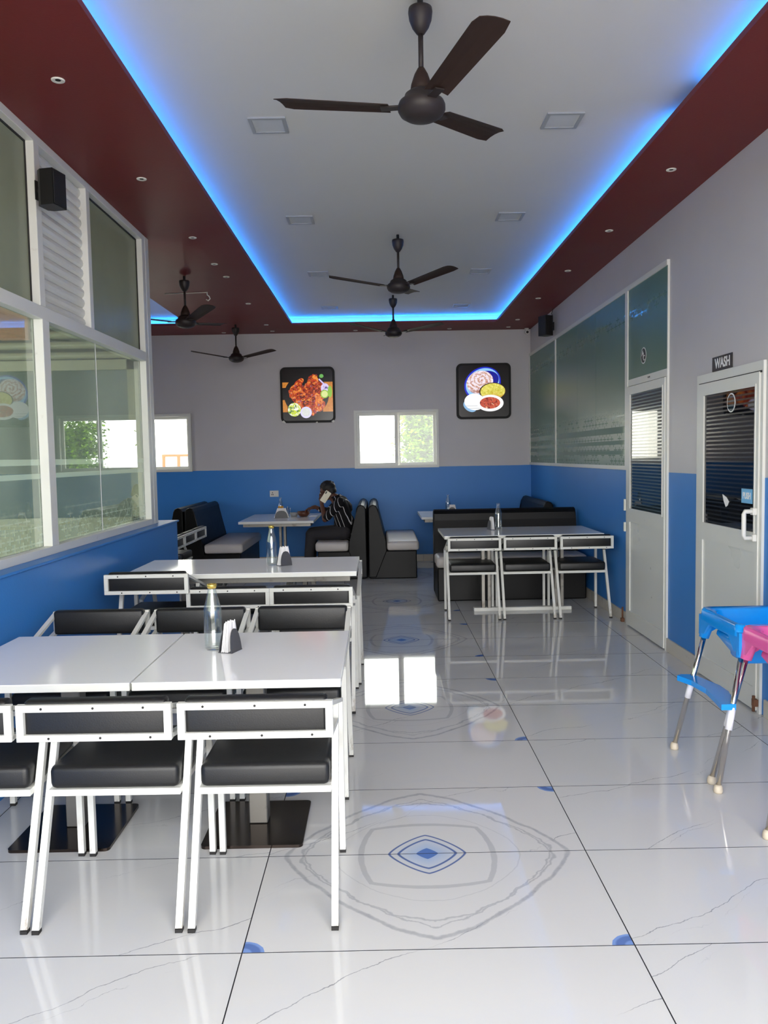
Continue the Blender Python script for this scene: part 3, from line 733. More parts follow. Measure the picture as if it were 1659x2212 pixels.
# ------------------------------------------------------------------ ceiling fans
def fan_proto():
    s = thing('ceiling_fan', '', 'ceiling fan', (0, 0, 0))
    bm = B(); tube(bm, [(0, 0, .028), (0, 0, -.04)], .012); obj('hook', bm, M['rubber'], s)
    bm = B(); lathe(bm, [(0, -.012), (.048, -.014), (.05, -.03), (.046, -.06), (.034, -.09), (.016, -.115), (0, -.118)], 24); obj('canopy', bm, M['fan_dark'], s)
    bm = B(); tube(bm, [(0, 0, -.10), (0, 0, -.28)], .0105, 12); obj('rod', bm, M['fan_dark'], s)
    bm = B(); lathe(bm, [(0, -.245), (.014, -.25), (.028, -.275), (.042, -.315), (.047, -.345), (0, -.346)], 24); obj('lower_canopy', bm, M['fan'], s)
    bm = B(); lathe(bm, [(0, -.34), (.05, -.342), (.068, -.355), (.074, -.372), (.092, -.385), (.098, -.40), (.098, -.418), (.088, -.436), (.066, -.450), (.062, -.452), (.03, -.460), (0, -.462)], 32); obj('motor', bm, M['fan_dark'], s)
    # one blade along +x
    bm = B(); n = 10; rows = []
    for i in range(n + 1):
        f = i / n; r = .135 + f * .465; hw = .052 + .016 * f
        if i == n: hw *= .80
        th = math.radians(5); z_ = -.400 + .055 * f
        row = []
        for k in range(5):
            q = (k / 4 - .5) * 2
            rr = r + (.012 * q * (1 if i == n else 0))
            camb = .008 * (1 - q * q)
            row.append((rr, q * hw * math.cos(th), z_ - q * hw * math.sin(th) + camb))
        rows.append(row)
    def sheet(dz):
        return [[bm.verts.new((p[0], p[1], p[2] + dz)) for p in row] for row in rows]
    A_ = sheet(.0015); B_ = sheet(-.0015)
    for S_, fl in ((A_, 0), (B_, 1)):
        for i in range(n):
            for k in range(4):
                q = (S_[i][k], S_[i + 1][k], S_[i + 1][k + 1], S_[i][k + 1]); bm.faces.new(q if not fl else q[::-1])
    for i in range(n):
        for k in (0, 4): bm.faces.new((A_[i][k], B_[i][k], B_[i + 1][k], A_[i + 1][k]))
    for k in range(4):
        for i in (0, n): bm.faces.new((A_[i][k], A_[i][k + 1], B_[i][k + 1], B_[i][k]))
    bl = obj('blade', bm, M['fan'], s)
    bm = B(); bar(bm, (.085, 0, -.400), (.17, 0, -.400), .04, .006); br = obj('blade_bracket', bm, M['fan_dark'], bl)
    for k in (1, 2):
        b2 = bl.copy(); COL.objects.link(b2); b2.parent = s; b2.rotation_euler.z = k * 2 * PI / 3
        c2 = br.copy(); COL.objects.link(c2); c2.parent = b2
    return s
FAN = fan_proto(); FAN.location = (.20, 3.46, ZU - .028); FAN.rotation_euler.z = math.radians(-68)
FAN['label'] = 'large brown three-blade ceiling fan nearest the camera'; FAN['group'] = 'brown ceiling fans'
for (x, y, z, a, lb) in ((.188, 7.02, ZU - .028, -45, 'brown ceiling fan in the middle of the main cove'),
                         (.19, 9.6, ZU - .028, -25, 'brown ceiling fan farthest along the main cove, before the back wall'),
                         (-1.83, 7.9, ZC - .028, -56, 'dark ceiling fan on the maroon soffit beside the small left cove'),
                         (-1.845, 10.75, ZC - .028, -30, 'dark ceiling fan on the maroon soffit above the left booths')):
    dup(FAN, (x, y, z), math.radians(a), lb, 'brown ceiling fans')

# ------------------------------------------------------------------ panel lamps and spots
bm = B()
P0 = thing('panel_light', '', 'ceiling light', (-.58, 4.66, ZU), 0, 'square panel lights in the white ceiling')
boxes('lamp_frame', [(-.103, -.083, -.106, .106, -.010, 0), (.083, .103, -.106, .106, -.010, 0), (-.083, .083, -.106, -.086, -.010, 0), (-.083, .083, .086, .106, -.010, 0)], M['lamp_frame'], P0)
bobj('diffuser', (-.083, .083, -.086, .086, -.006, 0), M['diffuser'], P0)
bm.free()
rows = (('nearest', 4.70), ('second', 6.53), ('third', 8.42), ('farthest', 10.30))
first = True
for nm, y in rows:
    for side, x in (('left', -.587), ('right', 1.06)):
        lb = '%s square unlit panel lamp in the %s row of the white ceiling' % (nm, side)
        if first: P0.location = (x, y, ZU); P0['label'] = lb; first = False
        else: dup(P0, (x, y, ZU), 0, lb)
S0 = thing('spotlight', '', 'spotlight', (0, 0, ZC), 0, 'small white recessed spots in the soffit')
bm = B(); lathe(bm, [(.012, -.001), (.026, -.006), (.030, -.004), (.031, 0)], 20); obj('trim_ring', bm, M['white_plastic'], S0)
bm = B(); lathe(bm, [(0, -.002), (.013, -.002)], 16); obj('lens', bm, M['rubber'], S0)
spots = [(-1.44, 3.86, 'nearest spot on the left strip of maroon soffit'), (-1.445, 5.19, 'second spot on left soffit strip, above the louvre panel'), (-1.44, 6.55, 'third spot on left soffit strip, past the partition end'),
         (-1.447, 7.43, 'fourth spot on left soffit strip, before the double spacing'), (-1.437, 7.95, 'fifth spot on left soffit strip, close behind the fourth'), (-1.447, 9.32, 'sixth spot on left soffit strip, right of left fan blade'),
         (-1.45, 10.8, 'seventh spot on left soffit strip, near far cove corner'), (-1.44, 11.34, 'last spot on left soffit strip, against the back wall'), (-2.12, 11.40, 'spot on rear soffit at left of the left rear fan'),
         (1.845, 5.18, 'nearest visible spot on the right strip of maroon soffit'), (1.845, 6.55, 'second spot on the right strip of maroon soffit'), (1.84, 7.94, 'third spot on the right soffit strip, above the glazing'),
         (1.82, 9.30, 'fourth spot on right soffit strip, before the small speaker'), (1.83, 10.73, 'fifth spot on right soffit strip, near the far corner'), (1.805, 11.33, 'last spot on right soffit strip, beside the security camera'),
         (1.0, 11.40, 'spot on the rear soffit above the flatbread picture'), (-.30, 11.40, 'spot on rear soffit above the middle window')]
for i, (x, y, lb) in enumerate(spots):
    if i == 0: S0.location = (x, y, ZC); S0['label'] = lb
    else: dup(S0, (x, y, ZC), 0, lb)
# small ceiling hook with wire
h = thing('ceiling_hook', 'small pale hook and loose wire hanging from left soffit', 'hook', (-1.77, 8.65, ZC))
bm = B(); tube(bm, [(0, 0, 0), (0, 0, -.03), (.02, 0, -.045), (.03, 0, -.07), (.01, 0, -.09), (-.012, 0, -.075)], .006, 8); obj('hook_wire', bm, M['white_plastic'], h)
bm = B(); tube(bm, [(0, 0, -.004), (-.10, 0, -.006), (-.25, .02, -.006), (-.45, .03, -.005)], .004, 6); obj('cable', bm, M['white_plastic'], h)

# ------------------------------------------------------------------ speakers and camera
def speaker(name, loc, rz, sc, label):
    s = thing(name, label, 'speaker', loc, rz)
    bm = B(); prism(bm, [(-.075, -.062), (.075, -.062), (.075, .03), (.05, .062), (-.05, .062), (-.075, .03)], 2, -.105 * sc, .105 * sc); obj('cabinet', bm, M['black'], s)
    bm = B(); box(bm, -.068, .068, -.068, -.062, -.098 * sc, .098 * sc, bev=.002); obj('grille', bm, M['grille'], s)
    bm = B(); bar(bm, (0, .06, 0), (0, .10, 0), .03, .02); box(bm, -.03, .03, .095, .10, -.05, .05); obj('wall_bracket', bm, M['rubber'], s)
    return s
_ = speaker('speaker', (-1.715, 4.43, 2.945), math.radians(90 - 12), .88, 'black box speaker on the left partition beside the louvres')
_.scale = (.80, .80, 1)
sp = speaker('speaker', (XR - .10, 9.98, 3.045), math.radians(-62), 1.12, 'black box speaker on right wall above the green glazing')
bm = B(); tube(bm, [(.02, .07, .0), (.04, .06, .13), (.0, .08, .15), (.02, .085, .205)], .004, 6); obj('cable', bm, M['rubber'], sp)
s = thing('security_camera', 'small white security camera in the top right corner', 'camera', (2.085, 11.49, ZC))
bm = B(); lathe(bm, [(0, 0), (.03, 0), (.03, -.012), (.012, -.018), (.012, -.03), (0, -.03)], 16); obj('mount', bm, M['white_plastic'], s)
bm = B(); tube(bm, [(0, .035, -.045), (0, -.06, -.06)], .028, 14); obj('camera_body', bm, M['white_plastic'], s)
bm = B(); tube(bm, [(0, -.058, -.0597), (0, -.064, -.0606)], .018, 14); obj('lens', bm, M['rubber'], s)

# ------------------------------------------------------------------ chairs
def chair_proto(dz=0.0):
    s = thing('dining_chair', '', 'chair')
    t_ = .022; X = .229
    m = M['chair_white']
    for sx in (-1, 1):
        sh = .378 * dz
        bm = B(); bar(bm, (sx * X, -.26 - sh * 0, .010), (sx * X, -.012, .655 + dz), t_); l = obj('leg', bm, m, s)
        bm = B(); box(bm, sx * X - .0115, sx * X + .0115, -.273, -.248, 0, .012); obj('foot_cap', bm, M['rubber'], l)
        bm = B(); bar(bm, (sx * X, .25, .010), (sx * X, .25, .590 + dz), t_); l = obj('leg', bm, m, s)
        bm = B(); box(bm, sx * X - .0115, sx * X + .0115, .2385, .2615, 0, .012); obj('foot_cap', bm, M['rubber'], l)
        bm = B(); bar(bm, (sx * X, -.300, .747 + dz), (sx * X, .262, .588 + dz), t_, .014); obj('arm', bm, m, s)
        bm = B(); bar(bm, (sx * X, -.300, .654 + dz), (sx * X, -.03, .606 + dz), t_, .014); obj('bracket', bm, m, s)
    bm = B()
    y0, y1 = -.311, -.289
    for a in ((-.24, .24, y0, y1, .735 + dz, .757 + dz), (-.24, .24, y0, y1, .642 + dz, .663 + dz), (-.24, -.217, y0, y1, .663 + dz, .735 + dz), (.217, .24, y0, y1, .663 + dz, .735 + dz)): box(bm, *a, bev=.0012)
    bf = obj('back_frame', bm, m, s)
    sc_m = None
    for zz in (.746, .6525):
        for xx in (-.16, .0, .155):
            if sc_m is None:
                bm = B(); prism(bm, [(.0042 * math.cos(k * PI / 3), .0042 * math.sin(k * PI / 3)) for k in range(6)], 1, -.3125, -.3105)
                o = obj('screw', bm, M['rubber'], bf); sc_m = o.data
            else:
                o = bpy.data.objects.new('screw', sc_m); COL.objects.link(o); o.parent = bf
            o.location = (xx + (.02 if zz < .7 else 0), 0, zz + dz)
    bm = B(); box(bm, -.222, .222, -.298, -.245, .648 + dz, .768 + dz, bev=.014, seg=3)
    obj('backrest', bm, M['vinyl'], s, smooth=True)
    bm = B(); z0_, z1_ = .402 + dz, .424 + dz
    for a in ((-.218, .218, -.150, -.128, z0_, z1_), (-.218, .218, .240, .262, z0_, z1_), (-.218, -.196, -.128, .24, z0_, z1_), (.196, .218, -.128, .24, z0_, z1_)): box(bm, *a, bev=.001)
    obj('seat_frame', bm, m, s)
    bm = B(); box(bm, -.214, .214, -.150, .268, .424 + dz, .502 + dz, bev=.020, seg=4)
    for v in bm.verts:
        q = max(0, 1 - (v.co.x / .214) ** 2) * max(0, 1 - ((v.co.y - .06) / .21) ** 2)
        if v.co.z > .46 + dz: v.co.z += .010 * q
    obj('seat', bm, M['vinyl'], s, smooth=True)
    return s
CH = chair_proto(); used = [0]
def chair(x, y, face, label, group):
    rz = {'away': 0, 'near': PI, 'left': PI / 2, 'right': -PI / 2}[face] + random.uniform(-.012, .012)
    if not used[0]:
        used[0] = 1; CH.location = (x, y, 0); CH.rotation_euler.z = rz; CH['label'] = label; CH['group'] = group; return CH
    return dup(CH, (x, y, 0), rz, label, group)
g = 'front row chairs backing the camera'
chair(-.397, 2.77, 'away', 'white-framed black chair at the right end of the front row', g)
chair(-.895, 2.775, 'away', 'white-framed black chair in the middle of the front row', g)
chair(-1.395, 2.78, 'away', 'white-framed black chair cut off at the left frame edge', g)
g = 'chairs on the far side of the front tables'
chair(-.40, 3.75, 'near', 'black chair facing camera behind the front table, right end', g)
chair(-.903, 3.75, 'near', 'black chair facing camera behind the tall front bottle', g)
chair(-1.41, 3.75, 'near', 'black chair facing camera behind the front table, against blue wall', g)
g = 'near side chairs of the second table'
chair(-.405, 4.96, 'away', 'white-framed chair back at the right end of second table near side', g)
chair(-.889, 4.96, 'away', 'white-framed chair back in second row, seen behind the front bottle', g)
CT = chair_proto(.10); CT.location = (-1.345, 4.922, 0); CT['label'] = 'taller white-framed chair at second table beside the blue wall'; CT['group'] = g
g = 'far side chairs of the second table'
chair(-.384, 5.56, 'near', 'black chair behind second table at the aisle end', g)
chair(-.868, 5.56, 'near', 'black chair behind second table in the middle', g)
chair(-1.352, 5.56, 'near', 'black chair behind second table beside the blue half wall', g)
g = 'three chairs at the right table'
chair(.842, 7.575, 'away', 'left chair of three at the table by the right wall', g)
chair(1.342, 7.575, 'away', 'middle chair of three at the table by the right wall', g)
chair(1.848, 7.575, 'away', 'right chair of three, touching the right blue wall corner', g)
g = 'chairs beyond the blue half wall'
chair(-2.27, 8.88, 'left', 'side-on white chair frame beside left booth, farthest of three', g)
chair(-2.27, 8.38, 'left', 'side-on white chair frame beyond half wall, middle of three', g)
chair(-2.27, 7.88, 'left', 'side-on white chair frame beyond half wall, nearest and mostly hidden', g)

# ------------------------------------------------------------------ tables
def top(parent, x0, x1, y0, y1, z0, z1):
    bobj('tabletop', (x0, x1, y0, y1, z1 - .003, z1), M['laminate'], parent)
    bobj('edge_band', (x0, x1, y0, y1, z0, z1 - .003), M['lam_edge'], parent, bev=.0015)
def front_table(xc, label):
    s = thing('dining_table', label, 'table', (xc, 3.24, 0), 0, 'two front tables pushed together')
    hw = .371
    top(s, -hw, hw, -.40, .40, .690, .720)
    bobj('column', (-.038, .038, .005, .081, .012, .690), M['steel'], s, bev=.004)
    bm = B(); prism(bm, rrect(.198, .205, .02, cy=.02), 2, 0, .012); obj('base_plate', bm, M['steel_dark'], s)
    return s
front_table(-.523, 'right white laminate front table carrying the tall bottle')
front_table(-1.272, 'left white laminate front table against the blue wall')
def framed_table(name, x0, x1, y0, y1, zt, label, posts, group=None):
    s = thing(name, label, 'table', ((x0 + x1) / 2, (y0 + y1) / 2, 0), 0, group)
    hx, hy = (x1 - x0) / 2, (y1 - y0) / 2
    top(s, -hx, hx, -hy, hy, zt - .03, zt)
    a, b = hx - .045, hy - .10
    boxes('apron', [(-a, a, -b - .02, -b + .005, zt - .072, zt - .030), (-a, a, b - .005, b + .02, zt - .072, zt - .030), (-a, -a + .025, -b, b, zt - .072, zt - .030), (a - .025, a, -b, b, zt - .072, zt - .030)], M['steel'], s)
    for px in posts:
        bm = B(); box(bm, px - .045, px - .012, -.03, .03, .03, zt - .03, bev=.003); box(bm, px + .012, px + .045, -.03, .03, .03, zt - .03, bev=.003); obj('column', bm, M['steel'], s)
    if len(posts) > 1: bobj('foot_bar', (posts[0] - .12, posts[-1] + .12, -.03, .03, 0, .034), M['lam_edge'], s, bev=.003)
    if len(posts) == 1:
      for px in posts: bobj('foot', (px - .03, px + .03, -min(.28, hy * .7), min(.28, hy * .7), 0, .030), M['steel'], s, bev=.003)
    return s
framed_table('dining_table', -1.605, -.155, 4.99, 5.735, .80, 'long white second table with steel apron in the left row', (-.40, .40))
framed_table('dining_table', .577, 2.03, 7.36, 8.19, .77, 'long white table before the black bench by the right wall', (-.30, .40))
framed_table('booth_table', -1.73, -.815, 9.86, 11.2, .74, 'white booth table where the seated man eats', (0.0,), 'booth tables on the back wall')
framed_table('booth_table', .51, 1.42, 10.1, 11.2, .74, 'white booth table at right, half hidden behind the black bench', (0.0,), 'booth tables on the back wall')

# ------------------------------------------------------------------ booth benches (local: back plane x=0, faces +x, length along +y)
def bench(L, depth, loc, rz, label):
    s = thing('booth_bench', label, 'bench', loc, rz, 'black booth benches with pale seats')
    bm = B(); box(bm, .02, depth - .03, .005, L - .005, .0, .345, bev=.012, seg=2); obj('base', bm, M['leather'], s)
    bm = B()
    pts = [(.004, .015), (.10, .015), (.235, .345), (.215, .47), (.135, .80), (.125, .87), (.105, .905), (.07, .918), (.035, .905), (.010, .87)]
    prism(bm, pts, 1, 0, L)
    bmesh.ops.bevel(bm, geom=[e for e in bm.edges if abs(e.verts[0].co.y - e.verts[1].co.y) < 1e-6], offset=.012, segments=2, profile=.5, affect='EDGES')
    obj('backrest', bm, M['leather'], s, smooth=False)
    bm = B(); tube(bm, [(.128, .0005, .86), (.17, .0005, .66), (.222, .0005, .46)], .004, 6); obj('piping', bm, M['black'], s)
    bm = B(); box(bm, .232, depth, -.004, L, .345, .462, bev=.035, seg=4)
    for v in bm.verts:
        if v.co.z > .44: v.co.z += .012 * max(0, 1 - ((v.co.y - L / 2) / (L / 2)) ** 2)
    obj('seat_cushion', bm, M['cream'], s, smooth=True)
    bm = B(); tube(bm, [(.24, .002, .440), (depth - .03, .002, .440)], .0035, 6); obj('seat_piping', bm, M['cream'], s)
    return s
bench(1.57, .71, (-2.41, 9.95, 0), 0, 'left black booth bench facing right towards the eating man')
bench(1.57, .66, (-2.414, 11.52, 0), PI, 'outer left black bench back to back, facing the left window')
bench(1.57, .64, (-.170, 11.52, 0), PI, 'black booth bench with pale seat where the man sits')
bench(1.57, .63, (-.162, 9.95, 0), 0, 'middle black booth bench with pale seat facing right, by aisle')
bench(1.57, .63, (2.130, 11.52, 0), PI, 'corner black booth bench against the right blue wall')
bench(1.545, .63, (.572, 8.92, 0), -PI / 2, 'wide black bench facing camera behind the right table')

# ------------------------------------------------------------------ bottles and napkin holders
def bottle(loc, sc, label, label_band=False, open_=False):
    s = thing('glass_bottle', label, 'bottle', loc)
    bm = B()
    pr = [(0, .004), (.032, .002), (.037, .010), (.0375, .02), (.0375, .155), (.036, .17), (.024, .215), (.0165, .250), (.0155, .262)]
    inn = [(.0135, .262), (.0145, .250), (.022, .214), (.0335, .170), (.035, .155), (.035, .022), (.032, .014), (0, .012)]
    lathe(bm, [(r * sc, z * sc) for r, z in pr + inn], 28); obj('glass', bm, M['bottle'], s)
    bm = B(); lathe(bm, [(r * sc, z * sc) for r, z in [(.0158, .255), (.0195, .258), (.020, .268), (.0195, .274), (.0165, .274), (.0150, .266), (.0145, .256)]], 24)
    obj('lip', bm, M['tumbler'] if open_ else M['gold'], s)
    if label_band:
        bm = B(); lathe(bm, [(.0378 * sc, .105 * sc), (.0381 * sc, .107 * sc), (.0381 * sc, .150 * sc), (.0378 * sc, .152 * sc)], 24); obj('paper_band', bm, M['mustard'], s)
    return s
bottle((-.700, 3.325, .72), 1.0, 'clear glass bottle with gold lip on the front table')
bottle((-.722, 5.35, .80), .96, 'clear glass bottle with gold lip on the second table')
bottle((1.162, 8.00, .77), .93, 'clear open bottle on the table by the right wall', open_=True)
bottle((-1.302, 10.62, .74), .93, 'clear bottle with mustard band on the booth table', True, True)
bottle((.882, 10.60, .74), .93, 'clear bottle on the half hidden right booth table', open_=True)
def napkins(loc, rz, label, sc=1.0, wide=1.0):
    s = thing('napkin_holder', label, 'napkin holder', loc, rz, 'napkin holders on the tables')
    bm = B()
    arch = lambda w, h: [(-w, 0)] + [(-w * math.cos(a) ** .8 if math.cos(a) > 0 else w * (-math.cos(a)) ** .8, .0 + h * math.sin(a)) for a in [PI * k / 12 for k in range(1, 12)]] + [(w, 0)]
    w_, h_ = .042 * sc * wide, .095 * sc
    for sg in (-1, 1):
        pts = arch(w_, h_)
        A_ = [bm.verts.new((sg * (.030 * sc - z_ * .10), x_, z_)) for x_, z_ in pts]
        B_ = [bm.verts.new((sg * (.027 * sc - z_ * .10), x_, z_)) for x_, z_ in pts]
        bm.faces.new(A_); bm.faces.new(B_[::-1])
        for i in range(len(pts)): bm.faces.new((A_[i], B_[i], B_[(i + 1) % len(pts)], A_[(i + 1) % len(pts)]))
    box(bm, -.031 * sc, .031 * sc, -w_, w_, 0, .004)
    obj('holder', bm, M['holder'], s)
    for k, xx in enumerate((-.014, -.006, .003, .011)):
        bm = B(); h2 = (.118 + .006 * (k % 2)) * sc; ww = .048 * sc * wide
        A_ = []
        n = 8
        for zz in (.005, h2):
            A_.append([bm.verts.new((xx * sc * (1 - .3 * zz / h2) + .0014 * math.sin(i * 1.7 + k), (-ww + 2 * ww * i / n) * (1 - .45 * (zz > .05)), zz + (.004 * math.sin(i * 2.1 + k) if zz > .05 else 0))) for i in range(n + 1)])
        B2 = [[bm.verts.new((v.co.x + .004, v.co.y, v.co.z)) for v in r] for r in A_]
        for i in range(n):
            bm.faces.new((A_[0][i], A_[0][i + 1], A_[1][i + 1], A_[1][i])); bm.faces.new((B2[0][i], B2[1][i], B2[1][i + 1], B2[0][i + 1]))
            bm.faces.new((A_[1][i], A_[1][i + 1], B2[1][i + 1], B2[1][i])); bm.faces.new((A_[0][i], B2[0][i], B2[0][i + 1], A_[0][i + 1]))
        for i in (0, n): bm.faces.new((A_[0][i], A_[1][i], B2[1][i], B2[0][i]))
        obj('napkin', bm, M['paper'], s)
    return s
napkins((-.625, 3.290, .72), math.radians(-20), 'napkins in a holder beside the front bottle')
napkins((-.640, 5.33, .80), math.radians(-52), 'napkin holder with dark arch beside the second table bottle')
napkins((1.082, 7.93, .77), math.radians(14), 'napkin holder on the table by the right wall')
napkins((-1.270, 10.42, .74), math.radians(90), 'wide napkin holder before the banded booth bottle', 1.0, 2.0)
napkins((.93, 10.50, .74), math.radians(80), 'napkin holder peeking over the black bench at right booth', 1.0, 1.3)

# booth table dishes
s = thing('steel_tumbler', 'slim clear tumbler on the booth table beside the napkins', 'tumbler', (-1.215, 10.70, .74))
bm = B(); lathe(bm, [(0, .003), (.026, .002), (.034, .11), (.032, .11), (.0245, .006), (0, .006)], 20); obj('glass', bm, M['tumbler'], s)
bm = B(); tube(bm, [(.0, 0, .008), (-.008, 0, .13)], .0025, 6); obj('straw', bm, M['white_plastic'], s)
s = thing('small_bowl', 'small grey bowl in the middle of the booth table', 'bowl', (-1.135, 10.66, .74))
bm = B(); lathe(bm, [(0, .002), (.038, .002), (.058, .05), (.055, .05), (.036, .008), (0, .008)], 24); obj('bowl_body', bm, M['lamp_frame'], s)
s = thing('food_bowl', 'brown clay bowl of food before the seated man', 'bowl', (-1.005, 10.62, .74))
bm = B(); lathe(bm, [(0, .002), (.05, .002), (.078, .03), (.082, .068), (.076, .068), (.070, .032), (0, .03)], 24); obj('bowl_body', bm, M['brown_pot'], s)
bm = B(); lathe(bm, [(0, .052), (.04, .050), (.0745, .046)], 24); obj('food', bm, M['curry'], s)
bm = B(); prism(bm, [(-.93, 10.52), (-.845, 10.56), (-.83, 10.70), (-.92, 10.72)], 2, .7405, .744)
tag(obj('paper_sheet', bm, M['paper']), 'white paper sheet beside the food bowl', 'paper')
s = thing('switchboard', 'white socket plate on the blue back wall above left booth', 'socket', (-1.505, YB, 1.003))
bobj('plate', (-.062, .062, -.012, 0, -.044, .044), M['white_plastic'], s, bev=.003)
bm = B()
for (a, b) in ((-.025, .014), (-.034, -.012), (-.015, -.012)): box(bm, a - .005, a + .005, -.0135, -.012, b - .008, b + .008)
obj('socket_holes', bm, M['socket_dark'], s)
bobj('switch', (.015, .04, -.016, -.012, -.022, .022), M['white_plastic'], s, bev=.002)

# ------------------------------------------------------------------ high chairs
def high_chair(loc, m, label, foot=True):
    s = thing('high_chair', label, 'high chair', loc, 0, 'plastic high chairs by the wash room door')
    W_, D_ = .198, .205                     # half size of tub at the leg tops
    zt, zr = .60, .735
    for sy in (-1, 1):
        for sx in (-1, 1):
            f = Vector((sx * .335, sy * .267, .02)); tp = Vector((sx * (W_ - .0), sy * (D_ - .005), .66))
            bm = B(); tube(bm, [f, tp], .0125, 14); l = obj('leg', bm, M['chrome'], s)
            d = (tp - f).normalized()
            bm = B(); tube(bm, [f + d * .26, f + d * .36], .0155, 14); sl_ = obj('sleeve', bm, M['sleeve'], l)
            bm = B(); lathe(bm, [(0, 0), (.018, .0), (.021, .008), (.019, .026), (.014, .036), (0, .036)], 14, c=(f.x, f.y, 0)); obj('foot_cap', bm, M['foot_cap'], l)
            # socket: tapered wedge hanging from the rim
            a = f + d * ((.585 - .02) / d.z); b = f + d * ((.725 - .02) / d.z)
            bm = B(); tube(bm, [a, b], [.025, .040], 8); 
            o = obj('leg_socket', bm, m, s)
            bm = B(); prism(bm, [(a.x - sx * .012, .60), (b.x - sx * .02, .71), (b.x - sx * .13, .71), (b.x - sx * .10, .665)], 1, a.y - .004, a.y + .004)
            obj('rib', bm, m, s)
    # rim: rounded square ring with a dipped front side, hollow tub below
    bm = B(); n = 48; o_r, i_r, i_l = [], [], []
    ro = rrect(.237, .232, .05, 11); ri = rrect(.185, .185, .06, 11)
    R0, R1, R2, R3, R4 = [], [], [], [], []
    for (xo, yo), (xi, yi) in zip(ro, ri):
        dip = .045 * max(0, 1 - (yo / .19) ** 2) * (1 if xo < -.15 else 0)
        R0.append(bm.verts.new((xo, yo, zr - .055 - dip))); R1.append(bm.verts.new((xo * .985, yo * .985, zr - .008 - dip))); R2.append(bm.verts.new((xo * .95, yo * .95, zr - dip)))
        R3.append(bm.verts.new((xi, yi, zr - .012 - dip))); R4.append(bm.verts.new((xi * .86, yi * .86, zr - .10)))
    k = len(R0)
    for a_, b_ in ((R0, R1), (R1, R2), (R2, R3), (R3, R4)):
        for i in range(k):
            f_ = bm.faces.new((a_[i], a_[(i + 1) % k], b_[(i + 1) % k], b_[i])); f_.smooth = True
    obj('tray_rim', bm, m, s)
    for sy in (-1, 1):
        bm = B(); prism(bm, [(-.232, .600), (-.205, .600), (-.12, .640), (.12, .640), (.205, .600), (.232, .600), (.225, .70), (-.225, .70)], 1, sy * .222 - .006, sy * .222 + .006); obj('side_skirt', bm, m, s)
    bm = B(); prism(bm, [(-.226, .655), (-.226, .61), (-.17, .61), (-.11, .668), (.11, .668), (.17, .61), (.226, .61), (.226, .655), (.226, .70), (-.226, .70)], 0, -.232, -.222); obj('front_skirt', bm, m, s)
    # hanging seat bucket
    bm = B(); box(bm, -.20, .155, -.12, .12, .52, .655, bev=.03, seg=3)
    for v in bm.verts:
        if v.co.z < .58: v.co.x *= .72; v.co.y *= .72
    obj('seat_bucket', bm, m, s, smooth=True)
    # backrest panel away from the camera side of the wall
    bm = B(); box(bm, .205, .232, -.16, .16, .72, .93, bev=.012, seg=2); obj('backrest', bm, m, s, smooth=False)
    if not foot: return s
    # footrest between the two front legs
    bm = B(); prism(bm, [(-.315, -.245), (-.25, -.245), (-.20, -.05), (-.20, .05), (-.25, .25), (-.31, .255), (-.335, .235), (-.30, .14), (-.285, 0), (-.30, -.14)], 2, .362, .388)
    obj('footrest', bm, m, s)
    return s
high_chair((1.800, 3.753, 0), M['blue_plastic'], 'blue plastic high chair on chrome legs near the wash room door')
high_chair((1.812, 3.318, 0), M['pink_plastic'], 'pink plastic high chair at the right frame edge, beside the blue one', False)

# ------------------------------------------------------------------ person eating and phoning in the booth
def blob(bm, p, q, r1, r2, n=12):
    p = Vector(p); q = Vector(q); L = (q - p).length
    if L < 1e-5: q = p + Vector((0, 0, .001)); L = .001
    d = (q - p) / L; a = Vector((0, 0, 1)) if abs(d.z) < .9 else Vector((1, 0, 0))
    s_ = d.cross(a).normalized(); t_ = d.cross(s_)
    prof = [(r1 * math.cos(b), -r1 * math.sin(b)) for b in (PI / 2 * .98, PI / 3, PI / 6)] + [(r1, 0), (r2, L)] + [(r2 * math.cos(b), L + r2 * math.sin(b)) for b in (PI / 6, PI / 3, PI / 2 * .98)]
    rings = [[bm.verts.new(p + d * h + (s_ * math.cos(2 * PI * k / n) + t_ * math.sin(2 * PI * k / n)) * r) for k in range(n)] for r, h in prof]
    for A_, B_ in zip(rings, rings[1:]):
        for k in range(n): bm.faces.new((A_[k], A_[(k + 1) % n], B_[(k + 1) % n], B_[k]))
    bm.faces.new(rings[0][::-1]); bm.faces.new(rings[-1])
def ellip(bm, c, r, rot=None):
    mt = Matrix.Translation(c) @ (rot.to_4x4() if rot else Matrix.Identity(4)) @ Matrix.Diagonal((*r, 1))
    bmesh.ops.create_icosphere(bm, subdivisions=3, radius=1, matrix=mt)
def fuse(name, bm, vox, m, parent, smooth=2):
    bmesh.ops.recalc_face_normals(bm, faces=bm.faces[:])
    me = bpy.data.meshes.new(name); bm.to_mesh(me); bm.free()
    o = bpy.data.objects.new(name, me); COL.objects.link(o)
    md = o.modifiers.new('r', 'REMESH'); md.mode = 'VOXEL'; md.voxel_size = vox
    ms = o.modifiers.new('s', 'SMOOTH'); ms.iterations = smooth; ms.factor = .5
    dg = bpy.context.evaluated_depsgraph_get(); ev = o.evaluated_get(dg)
    m2 = bpy.data.meshes.new_from_object(ev); o.modifiers.clear(); o.data = m2; bpy.data.meshes.remove(me)
    m2.materials.clear(); m2.materials.append(m)
    for p in m2.polygons: p.use_smooth = True
    o.name = name; o.parent = parent
    return o
